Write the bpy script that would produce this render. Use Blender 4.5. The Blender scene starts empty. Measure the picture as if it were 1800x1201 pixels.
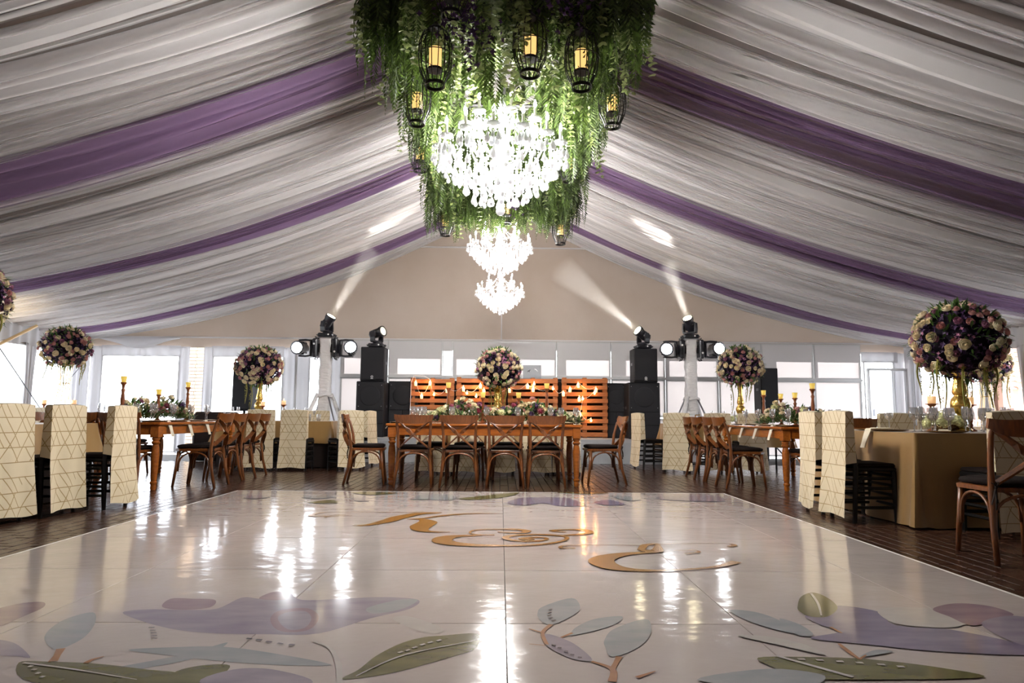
import bpy, math, random
import numpy as np
from mathutils import Vector, Matrix, noise

random.seed(7)
PI = math.pi
sc = bpy.context.scene
COL = sc.collection

# ---------------------------------------------------------------- camera
cam_d = bpy.data.cameras.new('camera')
cam_d.sensor_width = 36.0
cam_d.lens = 24.0
cam_d.clip_end = 200
cam = bpy.data.objects.new('camera', cam_d)
COL.objects.link(cam)
_r = Vector((0.99983113, -0.0165667, 0.00795274))
_u = Vector((-0.00969823, -0.10809774, 0.99409296))
_f = Vector((0.01560917, 0.99400222, 0.10824016))
_m = Matrix((_r, _u, -_f)).transposed().to_4x4()
_m.translation = (0, 0, 0.87)
cam.matrix_world = _m
sc.camera = cam

# ---------------------------------------------------------------- view, world, lights
sc.view_settings.view_transform = 'Standard'
sc.view_settings.look = 'None'
sc.view_settings.gamma = 1.0
sc.view_settings.use_curve_mapping = False
sc.view_settings.exposure = 0.6

SKY = 8.0           # bright overcast sky outside the tent
CHAND = (820.0, 330.0, 190.0)   # watts of the three chandeliers' own light

w = bpy.data.worlds.new('overcast_sky')
sc.world = w
w.use_nodes = True
nt = w.node_tree
bg = nt.nodes['Background']
bg.inputs[0].default_value = (0.93, 0.96, 1.0, 1)
bg.inputs[1].default_value = SKY


def lamp(name, kind, loc, power, color=(1, 1, 1), size=0.1, parent=None, aim=None, spot=None, blend=0.3):
    d = bpy.data.lights.new(name, kind)
    d.energy = power
    d.color = color
    if kind == 'AREA':
        d.size = size
    else:
        d.shadow_soft_size = size
    if kind == 'SPOT':
        d.spot_size = spot
        d.spot_blend = blend
    o = bpy.data.objects.new(name, d)
    COL.objects.link(o)
    o.location = loc
    if aim is not None:
        o.rotation_euler = (Vector(aim) - Vector(loc)).to_track_quat('-Z', 'Y').to_euler()
    if parent is not None:
        o.parent = parent
    return o


def portal(loc, sx, sy, aim):
    d = bpy.data.lights.new('window_portal', 'AREA')
    d.shape = 'RECTANGLE'
    d.size = sx
    d.size_y = sy
    d.cycles.is_portal = True
    o = bpy.data.objects.new('window_portal', d)
    COL.objects.link(o)
    o.location = loc
    o.rotation_euler = Vector(aim).to_track_quat('-Z', 'Y').to_euler()


# ---------------------------------------------------------------- materials
def sock(n, *names):
    for s in names:
        if s in n.inputs:
            return n.inputs[s]


def M(name, col, rough=0.5, metal=0.0, spec=0.5, vary=None, bump=None, emit=None, island=0.0, coat=0.0, sheen=0.0,
      trans=0.0, coords='Object', transl=0.0):
    m = bpy.data.materials.new(name)
    m.use_nodes = True
    t = m.node_tree
    b = t.nodes['Principled BSDF']
    b.inputs['Base Color'].default_value = (*col, 1)
    b.inputs['Roughness'].default_value = rough
    b.inputs['Metallic'].default_value = metal
    b.inputs['Specular IOR Level'].default_value = spec
    b.inputs['Coat Weight'].default_value = coat
    b.inputs['Coat Roughness'].default_value = 0.1
    b.inputs['Sheen Weight'].default_value = sheen
    b.inputs['Transmission Weight'].default_value = trans
    tc = t.nodes.new('ShaderNodeTexCoord')
    out = None
    if vary:  # (colour 2, scale, stretch xyz)
        c2, scale, st = vary
        mp = t.nodes.new('ShaderNodeMapping')
        mp.inputs['Scale'].default_value = st
        t.links.new(tc.outputs[coords], mp.inputs[0])
        nz = t.nodes.new('ShaderNodeTexNoise')
        nz.inputs['Scale'].default_value = scale
        nz.inputs['Detail'].default_value = 6
        t.links.new(mp.outputs[0], nz.inputs['Vector'])
        cr = t.nodes.new('ShaderNodeValToRGB')
        cr.color_ramp.elements[0].position = 0.32
        cr.color_ramp.elements[1].position = 0.68
        cr.color_ramp.elements[0].color = (*col, 1)
        cr.color_ramp.elements[1].color = (*c2, 1)
        t.links.new(nz.outputs[0], cr.inputs[0])
        out = cr.outputs[0]
    if island:
        g = t.nodes.new('ShaderNodeNewGeometry')
        hs = t.nodes.new('ShaderNodeHueSaturation')
        mr = t.nodes.new('ShaderNodeMapRange')
        mr.inputs[3].default_value = 1 - island
        mr.inputs[4].default_value = 1 + island
        t.links.new(g.outputs['Random Per Island'], mr.inputs[0])
        t.links.new(mr.outputs[0], hs.inputs['Value'])
        if out:
            t.links.new(out, hs.inputs['Color'])
        else:
            hs.inputs['Color'].default_value = (*col, 1)
        out = hs.outputs[0]
    if out:
        t.links.new(out, b.inputs['Base Color'])
    if bump:  # (scale, distance, stretch)
        mp = t.nodes.new('ShaderNodeMapping')
        mp.inputs['Scale'].default_value = bump[2] if len(bump) > 2 else (1, 1, 1)
        t.links.new(tc.outputs[coords], mp.inputs[0])
        nz = t.nodes.new('ShaderNodeTexNoise')
        nz.inputs['Scale'].default_value = bump[0]
        nz.inputs['Detail'].default_value = 4
        t.links.new(mp.outputs[0], nz.inputs['Vector'])
        bp = t.nodes.new('ShaderNodeBump')
        bp.inputs['Distance'].default_value = bump[1]
        bp.inputs['Strength'].default_value = 1.0
        t.links.new(nz.outputs[0], bp.inputs['Height'])
        t.links.new(bp.outputs[0], b.inputs['Normal'])
    if emit:
        b.inputs['Emission Color'].default_value = (*emit[0], 1)
        b.inputs['Emission Strength'].default_value = emit[1]
    if transl:
        tr = t.nodes.new('ShaderNodeBsdfTranslucent')
        mx = t.nodes.new('ShaderNodeMixShader')
        mx.inputs[0].default_value = transl
        if out:
            t.links.new(out, tr.inputs[0])
        else:
            tr.inputs[0].default_value = (*col, 1)
        t.links.new(b.outputs[0], mx.inputs[1])
        t.links.new(tr.outputs[0], mx.inputs[2])
        t.links.new(mx.outputs[0], t.nodes['Material Output'].inputs['Surface'])
    return m


def M_glass(name, col=(1, 1, 1), rough=0.0, clear=0.82, glint_share=0.0):
    """thin clear sheet or thin-walled glass: mostly see-through with a mirror-like edge"""
    m = bpy.data.materials.new(name)
    m.use_nodes = True
    t = m.node_tree
    t.nodes.remove(t.nodes['Principled BSDF'])
    tr = t.nodes.new('ShaderNodeBsdfTransparent')
    tr.inputs[0].default_value = (*col, 1)
    gl = t.nodes.new('ShaderNodeBsdfGlossy')
    gl.inputs['Roughness'].default_value = 0.05
    fr = t.nodes.new('ShaderNodeLayerWeight')
    fr.inputs[0].default_value = 0.35
    mr = t.nodes.new('ShaderNodeMapRange')
    mr.inputs[3].default_value = 1 - clear
    mr.inputs[4].default_value = 0.75
    mx = t.nodes.new('ShaderNodeMixShader')
    t.links.new(fr.outputs['Facing'], mr.inputs[0])
    t.links.new(mr.outputs[0], mx.inputs[0])
    t.links.new(tr.outputs[0], mx.inputs[1])
    t.links.new(gl.outputs[0], mx.inputs[2])
    res = mx
    if glint_share:  # milky share stands in for bright rims and glints on clear glass
        df = t.nodes.new('ShaderNodeBsdfTranslucent')
        df.inputs[0].default_value = (.9, .9, .92, 1)
        dd = t.nodes.new('ShaderNodeBsdfDiffuse')
        ad = t.nodes.new('ShaderNodeMixShader')
        t.links.new(df.outputs[0], ad.inputs[1])
        t.links.new(dd.outputs[0], ad.inputs[2])
        res = t.nodes.new('ShaderNodeMixShader')
        res.inputs[0].default_value = glint_share
        t.links.new(mx.outputs[0], res.inputs[1])
        t.links.new(ad.outputs[0], res.inputs[2])
    t.links.new(res.outputs[0], t.nodes['Material Output'].inputs['Surface'])
    return m


def M_quilt(name, base, line):
    """cream seat-cover cloth stitched with a pattern of triangles and hexagons"""
    m = bpy.data.materials.new(name)
    m.use_nodes = True
    t = m.node_tree
    b = t.nodes['Principled BSDF']
    b.inputs['Roughness'].default_value = 0.55
    b.inputs['Sheen Weight'].default_value = 0.2
    tc = t.nodes.new('ShaderNodeTexCoord')

    def math_(op, a, c=None, d=None):
        n = t.nodes.new('ShaderNodeMath')
        n.operation = op
        for i, v in enumerate((a, c, d)):
            if v is None:
                continue
            if isinstance(v, (int, float)):
                n.inputs[i].default_value = v
            else:
                t.links.new(v, n.inputs[i])
        return n.outputs[0]
    sep = t.nodes.new('ShaderNodeSeparateXYZ')
    t.links.new(tc.outputs['Object'], sep.inputs[0])
    hx = math_('ADD', sep.outputs[0], math_('MULTIPLY', sep.outputs[1], 0.8))
    z = sep.outputs[2]
    s = 0.118
    masks = []
    row = math_('FLOOR', math_('DIVIDE', z, s))
    for k, (ax, az) in enumerate(((0, 1), (0.866, 0.5), (0.866, -0.5))):
        u = math_('DIVIDE', math_('ADD', math_('MULTIPLY', hx, ax), math_('MULTIPLY', z, az)), s)
        u = math_('ADD', u, 0.21 * k)
        f = math_('ABSOLUTE', math_('SUBTRACT', math_('FRACT', u), 0.5))
        ln = math_('GREATER_THAN', f, 0.473)
        if k:
            cell = t.nodes.new('ShaderNodeCombineXYZ')
            t.links.new(math_('ROUND', u), cell.inputs[0])
            t.links.new(math_('FLOOR', math_('DIVIDE', z, s * (1.0 if k == 1 else 2.0))), cell.inputs[1])
            cell.inputs[2].default_value = k
            wn = t.nodes.new('ShaderNodeTexWhiteNoise')
            t.links.new(cell.outputs[0], wn.inputs[0])
            ln = math_('MULTIPLY', ln, math_('GREATER_THAN', wn.outputs[0], 0.28))
        masks.append(ln)
    u2 = math_('DIVIDE', math_('ADD', math_('MULTIPLY', hx, 0.866), math_('MULTIPLY', z, 0.5)), s)
    f2 = math_('ABSOLUTE', math_('SUBTRACT', math_('FRACT', math_('ADD', u2, 0.62)), 0.5))
    c2 = t.nodes.new('ShaderNodeCombineXYZ')
    t.links.new(row, c2.inputs[0])
    t.links.new(math_('FLOOR', math_('DIVIDE', hx, s)), c2.inputs[1])
    wn2 = t.nodes.new('ShaderNodeTexWhiteNoise')
    t.links.new(c2.outputs[0], wn2.inputs[0])
    masks.append(math_('MULTIPLY', math_('GREATER_THAN', f2, 0.473), math_('GREATER_THAN', wn2.outputs[0], 0.55)))
    mk = masks[0]
    for x in masks[1:]:
        mk = math_('MAXIMUM', mk, x)
    mix = t.nodes.new('ShaderNodeMix')
    mix.data_type = 'RGBA'
    mix.inputs[6].default_value = (*base, 1)
    mix.inputs[7].default_value = (*line, 1)
    t.links.new(mk, mix.inputs[0])
    t.links.new(mix.outputs[2], b.inputs['Base Color'])
    bp = t.nodes.new('ShaderNodeBump')
    bp.inputs['Distance'].default_value = 0.004
    t.links.new(mk, bp.inputs['Height'])
    t.links.new(bp.outputs[0], b.inputs['Normal'])
    return m


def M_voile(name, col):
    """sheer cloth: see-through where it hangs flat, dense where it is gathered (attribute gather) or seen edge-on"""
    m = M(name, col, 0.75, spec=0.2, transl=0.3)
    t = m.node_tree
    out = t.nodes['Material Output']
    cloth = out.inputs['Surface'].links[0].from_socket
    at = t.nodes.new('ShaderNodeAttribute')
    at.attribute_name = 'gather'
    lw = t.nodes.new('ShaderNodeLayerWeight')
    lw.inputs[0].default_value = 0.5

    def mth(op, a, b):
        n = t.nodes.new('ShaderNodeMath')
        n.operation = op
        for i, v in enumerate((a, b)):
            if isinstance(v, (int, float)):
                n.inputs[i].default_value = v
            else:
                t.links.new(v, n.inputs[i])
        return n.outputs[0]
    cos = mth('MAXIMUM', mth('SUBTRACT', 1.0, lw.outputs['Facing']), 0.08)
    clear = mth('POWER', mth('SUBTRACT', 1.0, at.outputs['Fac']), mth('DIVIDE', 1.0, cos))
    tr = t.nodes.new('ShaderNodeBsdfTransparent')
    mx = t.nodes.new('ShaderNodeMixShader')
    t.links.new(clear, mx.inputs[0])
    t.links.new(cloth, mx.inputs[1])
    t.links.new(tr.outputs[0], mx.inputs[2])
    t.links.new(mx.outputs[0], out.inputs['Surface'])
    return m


def M_emit(name, col, strength):
    m = bpy.data.materials.new(name)
    m.use_nodes = True
    t = m.node_tree
    t.nodes.remove(t.nodes['Principled BSDF'])
    e = t.nodes.new('ShaderNodeEmission')
    e.inputs[0].default_value = (*col, 1)
    e.inputs[1].default_value = strength
    t.links.new(e.outputs[0], t.nodes['Material Output'].inputs['Surface'])
    return m


MT = {}
MT['chair_wood'] = M('chair_wood', (0.20, 0.062, 0.012), 0.34, vary=((0.10, 0.028, 0.006), 6, (9, 9, 1.2)), coat=0.15)
MT['table_wood'] = M('table_wood', (0.37, 0.105, 0.013), 0.26, vary=((0.25, 0.065, 0.008), 5, (1.5, 8, 8)), coat=0.3)
MT['pallet_wood'] = M('pallet_wood', (0.40, 0.14, 0.034), 0.55, vary=((0.24, 0.075, 0.018), 7, (1.2, 8, 12)), bump=(30, 0.002, (1, 8, 8)))
MT['candle_wood'] = M('candlestick_wood', (0.30, 0.085, 0.022), 0.35, vary=((0.18, 0.05, 0.015), 12, (4, 4, 1)))
MT['cushion'] = M('dark_cushion', (0.009, 0.005, 0.004), 0.85, spec=0.12, bump=(60, 0.002))
MT['black_wood'] = M('black_chair_wood', (0.005, 0.004, 0.004), 0.45, spec=0.25)
MT['quilt'] = M_quilt('quilted_cover_cloth', (0.63, 0.53, 0.36), (0.33, 0.22, 0.08))
MT['gold_cloth'] = M('gold_tablecloth', (0.30, 0.165, 0.042), 0.42, vary=((0.24, 0.13, 0.032), 3, (1, 1, 0.3)), sheen=0.4, bump=(180, 0.0008))
MT['napkin'] = M('linen_napkin', (0.70, 0.62, 0.48), 0.8, bump=(300, 0.0006))
MT['dark_cloth'] = M('dark_cloth', (0.018, 0.011, 0.009), 0.85, spec=0.2)
MT['gold'] = M('aged_gold', (0.78, 0.50, 0.13), 0.25, metal=0.9, bump=(30, 0.003))
MT['goldwire'] = M('gold_wire', (0.75, 0.55, 0.28), 0.3, metal=0.9)
MT['charger'] = M('bronze_charger', (0.20, 0.11, 0.04), 0.25, metal=0.7)
MT['glass'] = M_glass('clear_glass', (0.86, 0.87, 0.88), clear=0.62, glint_share=0.11)
MT['vinyl'] = M_glass('clear_vinyl_window', (0.97, 0.98, 1.0), clear=0.96)
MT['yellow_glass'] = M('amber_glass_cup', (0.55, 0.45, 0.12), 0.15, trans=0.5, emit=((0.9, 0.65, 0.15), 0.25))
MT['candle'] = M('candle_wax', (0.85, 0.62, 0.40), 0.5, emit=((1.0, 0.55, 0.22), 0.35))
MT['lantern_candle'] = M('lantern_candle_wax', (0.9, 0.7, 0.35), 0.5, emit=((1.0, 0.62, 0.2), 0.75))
MT['flame'] = M_emit('candle_flame', (1.0, 0.6, 0.2), 12)
MT['black_metal'] = M('black_cage_metal', (0.012, 0.011, 0.012), 0.4, metal=0.4)
MT['speaker'] = M('speaker_black', (0.004, 0.004, 0.006), 0.6, spec=0.25, bump=(120, 0.001))
MT['grille'] = M('speaker_grille', (0.010, 0.010, 0.013), 0.55, spec=0.3, bump=(400, 0.002))
MT['plastic'] = M('black_plastic', (0.018, 0.018, 0.024), 0.35)
MT['silver'] = M('silver_metal', (0.6, 0.6, 0.62), 0.3, metal=0.9)
MT['steel'] = M('steel_tube', (0.32, 0.32, 0.34), 0.4, metal=0.8)
MT['white_mark'] = M('white_print', (0.8, 0.8, 0.8), 0.5)
MT['tower_cloth'] = M('tower_cloth', (0.72, 0.70, 0.70), 0.8, bump=(9, 0.03, (1, 1, 3)))
MT['lens_white'] = M_emit('lit_lens_white', (0.95, 0.97, 1.0), 30)
MT['lens_warm'] = M_emit('lit_lens_warm', (1.0, 0.86, 0.55), 22)
MT['lens_dim'] = M_emit('lens_dim', (1.0, 0.9, 0.6), 1.2)
MT['crystal'] = M('crystal_glass', (0.92, 0.93, 0.95), 0.06, spec=1.0, transl=0.4)
MT['bulb'] = M_emit('lit_candle_bulb', (1.0, 0.97, 0.92), 26)
MT['string_bulb'] = M_emit('lit_string_bulb', (1.0, 0.45, 0.12), 28)
MT['string_cup'] = M('string_light_cup', (0.9, 0.75, 0.5), 0.4, emit=((1.0, 0.6, 0.25), 1.0))
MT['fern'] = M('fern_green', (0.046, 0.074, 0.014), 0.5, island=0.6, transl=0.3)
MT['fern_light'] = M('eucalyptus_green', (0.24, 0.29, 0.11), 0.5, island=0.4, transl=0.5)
MT['leaf'] = M('leaf_green', (0.06, 0.13, 0.025), 0.42, island=0.5, transl=0.25)
MT['leaf_grey'] = M('grey_green_leaf', (0.16, 0.21, 0.10), 0.5, island=0.4, transl=0.25)
MT['cream_rose'] = M('cream_rose_petals', (0.86, 0.74, 0.50), 0.6, island=0.08, sheen=0.2)
MT['pink_rose'] = M('dusty_pink_petals', (0.58, 0.27, 0.25), 0.6, island=0.15)
MT['mauve_rose'] = M('mauve_petals', (0.34, 0.13, 0.22), 0.6, island=0.2)
MT['violet'] = M('dark_violet_florets', (0.040, 0.012, 0.060), 0.65, island=0.5)
MT['foam'] = M('dark_flower_foam', (0.010, 0.007, 0.012), 0.9, spec=0.1)
MT['wine'] = M('wine_red_petals', (0.22, 0.012, 0.045), 0.55, island=0.3)
MT['hydrangea'] = M('green_white_hydrangea', (0.62, 0.62, 0.32), 0.6, island=0.25)
MT['tassel'] = M('amaranthus_tassel', (0.20, 0.18, 0.025), 0.7, island=0.35)
MT['grey_paint'] = M('platform_panel', (0.36, 0.37, 0.39), 0.6, vary=((0.31, 0.32, 0.34), 4, (1, 1, 1)))
MT['alu'] = M('white_aluminium', (0.55, 0.55, 0.55), 0.4)
MT['brick'] = M('brown_paver', (0.062, 0.027, 0.016), 0.25, vary=((0.038, 0.016, 0.010), 14, (1, 1, 1)), island=0.3, bump=(60, 0.0012))
MT['mortar'] = M('paver_joint', (0.010, 0.006, 0.004), 0.85)
MT['wall_brick'] = M('tan_wall_brick', (0.50, 0.36, 0.24), 0.85, island=0.2)
MT['roof_tile'] = M('clay_roof_tile', (0.48, 0.25, 0.15), 0.8, island=0.3)
MT['drape'] = M_voile('white_voile', (0.86, 0.84, 0.85))
MT['purple'] = M_voile('purple_voile', (0.33, 0.215, 0.38))
MT['pvc'] = M('grey_tent_skin', (0.36, 0.285, 0.23), 0.7, vary=((0.40, 0.33, 0.28), 0.8, (1, 1, 1)), transl=0.03, bump=(3, 0.006, (1.5, 1, 0.8)))  # warm tint in the skin colour stands for lamp glow on the gable
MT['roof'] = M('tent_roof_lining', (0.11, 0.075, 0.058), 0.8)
MT['curtain'] = M('grey_white_curtain', (0.56, 0.56, 0.59), 0.8, transl=0.07)
MT['blind'] = M('white_blind_cloth', (0.74, 0.71, 0.70), 0.8, transl=0.34)
MT['blind_grey'] = M('grey_blind_cloth', (0.62, 0.60, 0.60), 0.8, transl=0.13)
MT['pole_wood'] = M('pale_wood_pole', (0.65, 0.45, 0.22), 0.5)
MT['cable'] = M('dark_cable', (0.05, 0.05, 0.06), 0.5)
MT['terracotta'] = M('terracotta_paint', (0.55, 0.30, 0.22), 0.7)
MT['ground'] = M('pale_outdoor_paving', (0.6, 0.58, 0.55), 0.9)
MT['floor_panel'] = M('white_printed_floor_panel', (0.50, 0.435, 0.41), 0.11, spec=0.5, coat=0.25,
                      vary=((0.465, 0.40, 0.38), 1.2, (1, 1, 1)), bump=(2.6, 0.006, (1, 1.6, 1)))
MT['floor_edge'] = M('floor_edge_trim', (0.75, 0.72, 0.70), 0.3)


def ink(name, col, c2):
    return M(name, col, 0.12, coat=0.2, vary=(c2, 5, (1, 2.5, 1)), coords='Object')


MT['ink_gold'] = M('gold_foil_letter', (0.36, 0.17, 0.03), 0.22, metal=0.35)
MT['ink_green'] = ink('olive_leaf_ink', (0.16, 0.15, 0.06), (0.11, 0.105, 0.045))
MT['ink_lilac'] = ink('lilac_ink', (0.32, 0.275, 0.32), (0.25, 0.21, 0.27))
MT['ink_blue'] = ink('blue_grey_ink', (0.34, 0.335, 0.345), (0.27, 0.285, 0.305))
MT['ink_mauve'] = ink('mauve_ink', (0.31, 0.22, 0.245), (0.24, 0.165, 0.20))
MT['ink_violet'] = ink('violet_ink', (0.235, 0.195, 0.265), (0.17, 0.145, 0.215))
MT['ink_stem'] = ink('orange_stem_ink', (0.40, 0.20, 0.10), (0.33, 0.155, 0.08))
MT['ink_dark'] = ink('dark_dash_ink', (0.12, 0.10, 0.12), (0.08, 0.07, 0.09))
MT['ink_pale'] = ink('pale_vein_ink', (0.50, 0.455, 0.42), (0.45, 0.41, 0.39))


# ---------------------------------------------------------------- mesh helpers
class MB:
    def __init__(s):
        s.v, s.f = [], []

    def add(s, vs, fs):
        b = len(s.v)
        s.v.extend([tuple(x) for x in vs])
        s.f.extend([tuple(b + i for i in f) for f in fs])
        return s

    def merge(s, o, mat=None):
        s.add([mat @ Vector(v) for v in o.v] if mat is not None else o.v, o.f)
        return s

    def box(s, c, d, rot=None, taper=1.0):
        x, y, z = d[0] / 2, d[1] / 2, d[2] / 2
        vs = [Vector(p) for p in ((-x, -y, -z), (x, -y, -z), (x, y, -z), (-x, y, -z))]
        vs += [Vector((p.x * taper, p.y * taper, z)) for p in vs[:4]]
        if rot is not None:
            vs = [rot @ p for p in vs]
        c = Vector(c)
        return s.add([p + c for p in vs], [(0, 3, 2, 1), (4, 5, 6, 7), (0, 1, 5, 4), (1, 2, 6, 5), (2, 3, 7, 6), (3, 0, 4, 7)])

    def bbox(s, c, d, bev=0.01, rot=None):
        """box with chamfered edges"""
        x, y, z = d[0] / 2, d[1] / 2, d[2] / 2
        b = min(bev, x * .9, y * .9, z * .9)
        vs, idx = [], {}
        for sx in (-1, 1):
            for sy in (-1, 1):
                for sz in (-1, 1):
                    for k in range(3):
                        p = [sx * x, sy * y, sz * z]
                        for j in range(3):
                            if j != k:
                                p[j] -= (1 if p[j] > 0 else -1) * b
                        idx[(sx, sy, sz, k)] = len(vs)
                        vs.append(Vector(p))
        fs = []
        for k in range(3):
            i, j = (k + 1) % 3, (k + 2) % 3
            for sg in (-1, 1):
                q = []
                for a, bb in ((-1, -1), (1, -1), (1, 1), (-1, 1)):
                    t = [0, 0, 0]
                    t[k], t[i], t[j] = sg, a, bb
                    q.append(idx[(*t, k)])
                fs.append(q if sg > 0 else q[::-1])
            for a in (-1, 1):
                for bb in (-1, 1):
                    q = []
                    for sg, kk in ((-1, i), (1, i), (1, j), (-1, j)):
                        t = [0, 0, 0]
                        t[k], t[i], t[j] = sg, a, bb
                        q.append(idx[(*t, kk)])
                    fs.append(q)
        for sx in (-1, 1):
            for sy in (-1, 1):
                for sz in (-1, 1):
                    fs.append([idx[(sx, sy, sz, k)] for k in range(3)])
        if rot is not None:
            vs = [rot @ p for p in vs]
        c = Vector(c)
        return s.add([p + c for p in vs], fs)

    def tube(s, pts, r, n=6, cap=True, flat=None):
        """swept tube; r one radius or one per point; flat=(axis vector, factor) squashes the section along an axis"""
        pts = [Vector(p) for p in pts]
        rs = r if isinstance(r, (list, tuple)) else [r] * len(pts)
        ref = None
        vs, fs = [], []
        for i, p in enumerate(pts):
            t = (pts[min(i + 1, len(pts) - 1)] - pts[max(i - 1, 0)])
            t = t.normalized() if t.length > 1e-9 else Vector((0, 0, 1))
            if ref is None:
                ref = Vector((0, 0, 1)) if abs(t.z) < 0.9 else Vector((0, 1, 0))
            a = (ref - t * ref.dot(t))
            a = a.normalized() if a.length > 1e-6 else t.orthogonal().normalized()
            ref = a
            b = t.cross(a)
            for k in range(n):
                th = 2 * PI * (k + .5) / n
                o = (a * math.cos(th) + b * math.sin(th)) * rs[i]
                if flat is not None:
                    ax = flat[0]
                    o = o - ax * o.dot(ax) * (1 - flat[1])
                vs.append(p + o)
        for i in range(len(pts) - 1):
            for k in range(n):
                k2 = (k + 1) % n
                fs.append((i * n + k, i * n + k2, (i + 1) * n + k2, (i + 1) * n + k))
        if cap:
            fs.append(tuple(range(n))[::-1])
            fs.append(tuple((len(pts) - 1) * n + k for k in range(n)))
        return s.add(vs, fs)

    def strap(s, pts, side, w, th):
        """flat bent bar: centre points, side vectors (across), width(s), thickness"""
        pts = [Vector(p) for p in pts]
        ws = w if isinstance(w, (list, tuple)) else [w] * len(pts)
        vs, fs = [], []
        for i, p in enumerate(pts):
            t = (pts[min(i + 1, len(pts) - 1)] - pts[max(i - 1, 0)]).normalized()
            sd = Vector(side)
            sd = (sd - t * sd.dot(t)).normalized()
            nn = t.cross(sd)
            for a, b in ((-1, -1), (1, -1), (1, 1), (-1, 1)):
                vs.append(p + sd * a * ws[i] / 2 + nn * b * th / 2)
        for i in range(len(pts) - 1):
            for k in range(4):
                k2 = (k + 1) % 4
                fs.append((i * 4 + k, i * 4 + k2, (i + 1) * 4 + k2, (i + 1) * 4 + k))
        e = (len(pts) - 1) * 4
        fs += [(3, 2, 1, 0), (e, e + 1, e + 2, e + 3)]
        return s.add(vs, fs)

    def lathe(s, prof, n=16, c=(0, 0, 0), mat=None, cap=True):
        vs, fs = [], []
        for r, z in prof:
            for k in range(n):
                a = 2 * PI * k / n
                vs.append(Vector((r * math.cos(a), r * math.sin(a), z)))
        for i in range(len(prof) - 1):
            for k in range(n):
                k2 = (k + 1) % n
                fs.append((i * n + k, i * n + k2, (i + 1) * n + k2, (i + 1) * n + k))
        if cap:
            if prof[0][0] > 1e-4:
                fs.append(tuple(range(n))[::-1])
            if prof[-1][0] > 1e-4:
                fs.append(tuple((len(prof) - 1) * n + k for k in range(n)))
        if mat is not None:
            vs = [mat @ p for p in vs]
        c = Vector(c)
        return s.add([p + c for p in vs], fs)

    def grid(s, fn, nu, nv):
        vs = [fn(i / nu, j / nv) for j in range(nv + 1) for i in range(nu + 1)]
        fs = [(j * (nu + 1) + i, j * (nu + 1) + i + 1, (j + 1) * (nu + 1) + i + 1, (j + 1) * (nu + 1) + i)
              for j in range(nv) for i in range(nu)]
        return s.add(vs, fs)

    def ball(s, c, r, n=8, m=6, sz=1.0):
        prof = [(r * math.sin(PI * i / m) if 0 < i < m else 0.0003, -r * sz * math.cos(PI * i / m)) for i in range(m + 1)]
        return s.lathe(prof, n, c, cap=False)

    def mesh(s, name, mat=None, smooth=False):
        me = bpy.data.meshes.new(name)
        me.from_pydata(s.v, [], s.f)
        if smooth:
            me.shade_smooth()
        if mat is not None:
            me.materials.append(mat if not isinstance(mat, str) else MT[mat])
        return me

    def build(s, name, mat, parent=None, smooth=False):
        return link(name, s.mesh(name, mat, smooth), parent)


def link(name, me, parent=None, loc=None):
    o = bpy.data.objects.new(name, me)
    COL.objects.link(o)
    if parent is not None:
        o.parent = parent
    if loc is not None:
        o.location = loc
    return o


def smooth_by_angle(o, deg=40):
    o.data.shade_smooth()
    try:
        o.data.set_sharp_from_angle(angle=math.radians(deg))
    except Exception:
        pass
    return o


def tag(o, label, cat, group=None, kind=None):
    if label:
        o['label'] = label
    if cat:
        o['category'] = cat
    if group:
        o['group'] = group
    if kind:
        o['kind'] = kind
    return o


def thing(name, label, cat, loc=(0, 0, 0), rz=0.0, group=None):
    o = bpy.data.objects.new(name, None)
    o.empty_display_size = 0.1
    COL.objects.link(o)
    o.location = loc
    o.rotation_euler = (0, 0, rz)
    return tag(o, label, cat, group)


def struct(name, mb, mat, parent=None, smooth=False):
    o = mb.build(name, mat, parent, smooth)
    o['kind'] = 'structure'
    return o


def dup(root, loc=None, rz=None, label=None, group=None):
    r = root.copy()
    COL.objects.link(r)
    if loc is not None:
        r.location = loc
    if rz is not None:
        r.rotation_euler = (0, 0, rz)
    if label:
        r['label'] = label
    if group:
        r['group'] = group
    for ch in list(root.children):
        c = ch.copy()
        COL.objects.link(c)
        c.parent = r
        for g in list(ch.children):
            d = g.copy()
            COL.objects.link(d)
            d.parent = c
    return r


def hor_px(px):
    return 731 + 0.008 * (px - 880)


ORD = ['first', 'second', 'third', 'fourth', 'fifth', 'sixth', 'seventh', 'eighth', 'ninth', 'tenth', 'eleventh', 'twelfth']

# ================================================================ STRUCTURE
YB, YF, XW = 15.0, -3.0, 9.0     # back gable, front end, half width of the tent


def hc(x):
    x = abs(x)
    return 5.62 - 0.555 * x + 0.0232 * x * x


# ---- ground outside and floor
g = MB()
g.box((0, 8, -0.16), (80, 70, 0.1))
struct('outdoor_ground', g, 'ground')
fl = MB()
fl.box((0, 6, -0.055), (18.2, 18.2, 0.07))
floor = struct('floor', fl, 'mortar')

# bricks laid in running bond, long side away from the entrance
DX0, DX1, DY1, DY0 = -2.93, 2.53, 7.84, 0.6
bw, bl = 0.102, 0.205
cells = []
nx0 = int(-9.0 / bw)
for i in range(nx0, -nx0):
    x = (i + .5) * bw
    off = 0.5 * bl if i % 2 else 0
    for j in range(int(2.6 / bl), int(12.8 / bl)):
        y = j * bl + off
        if DX0 - 0.03 < x < DX1 + 0.03 and y < DY1 + 0.08:
            continue
        if abs(x) > 0.80 * y + 0.5:
            continue
        cells.append((x, y))


def near_rank(c):
    x, y = c
    infr = abs(x) < 0.74 * y
    return (0 if infr else 1, x * x + y * y)


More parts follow.
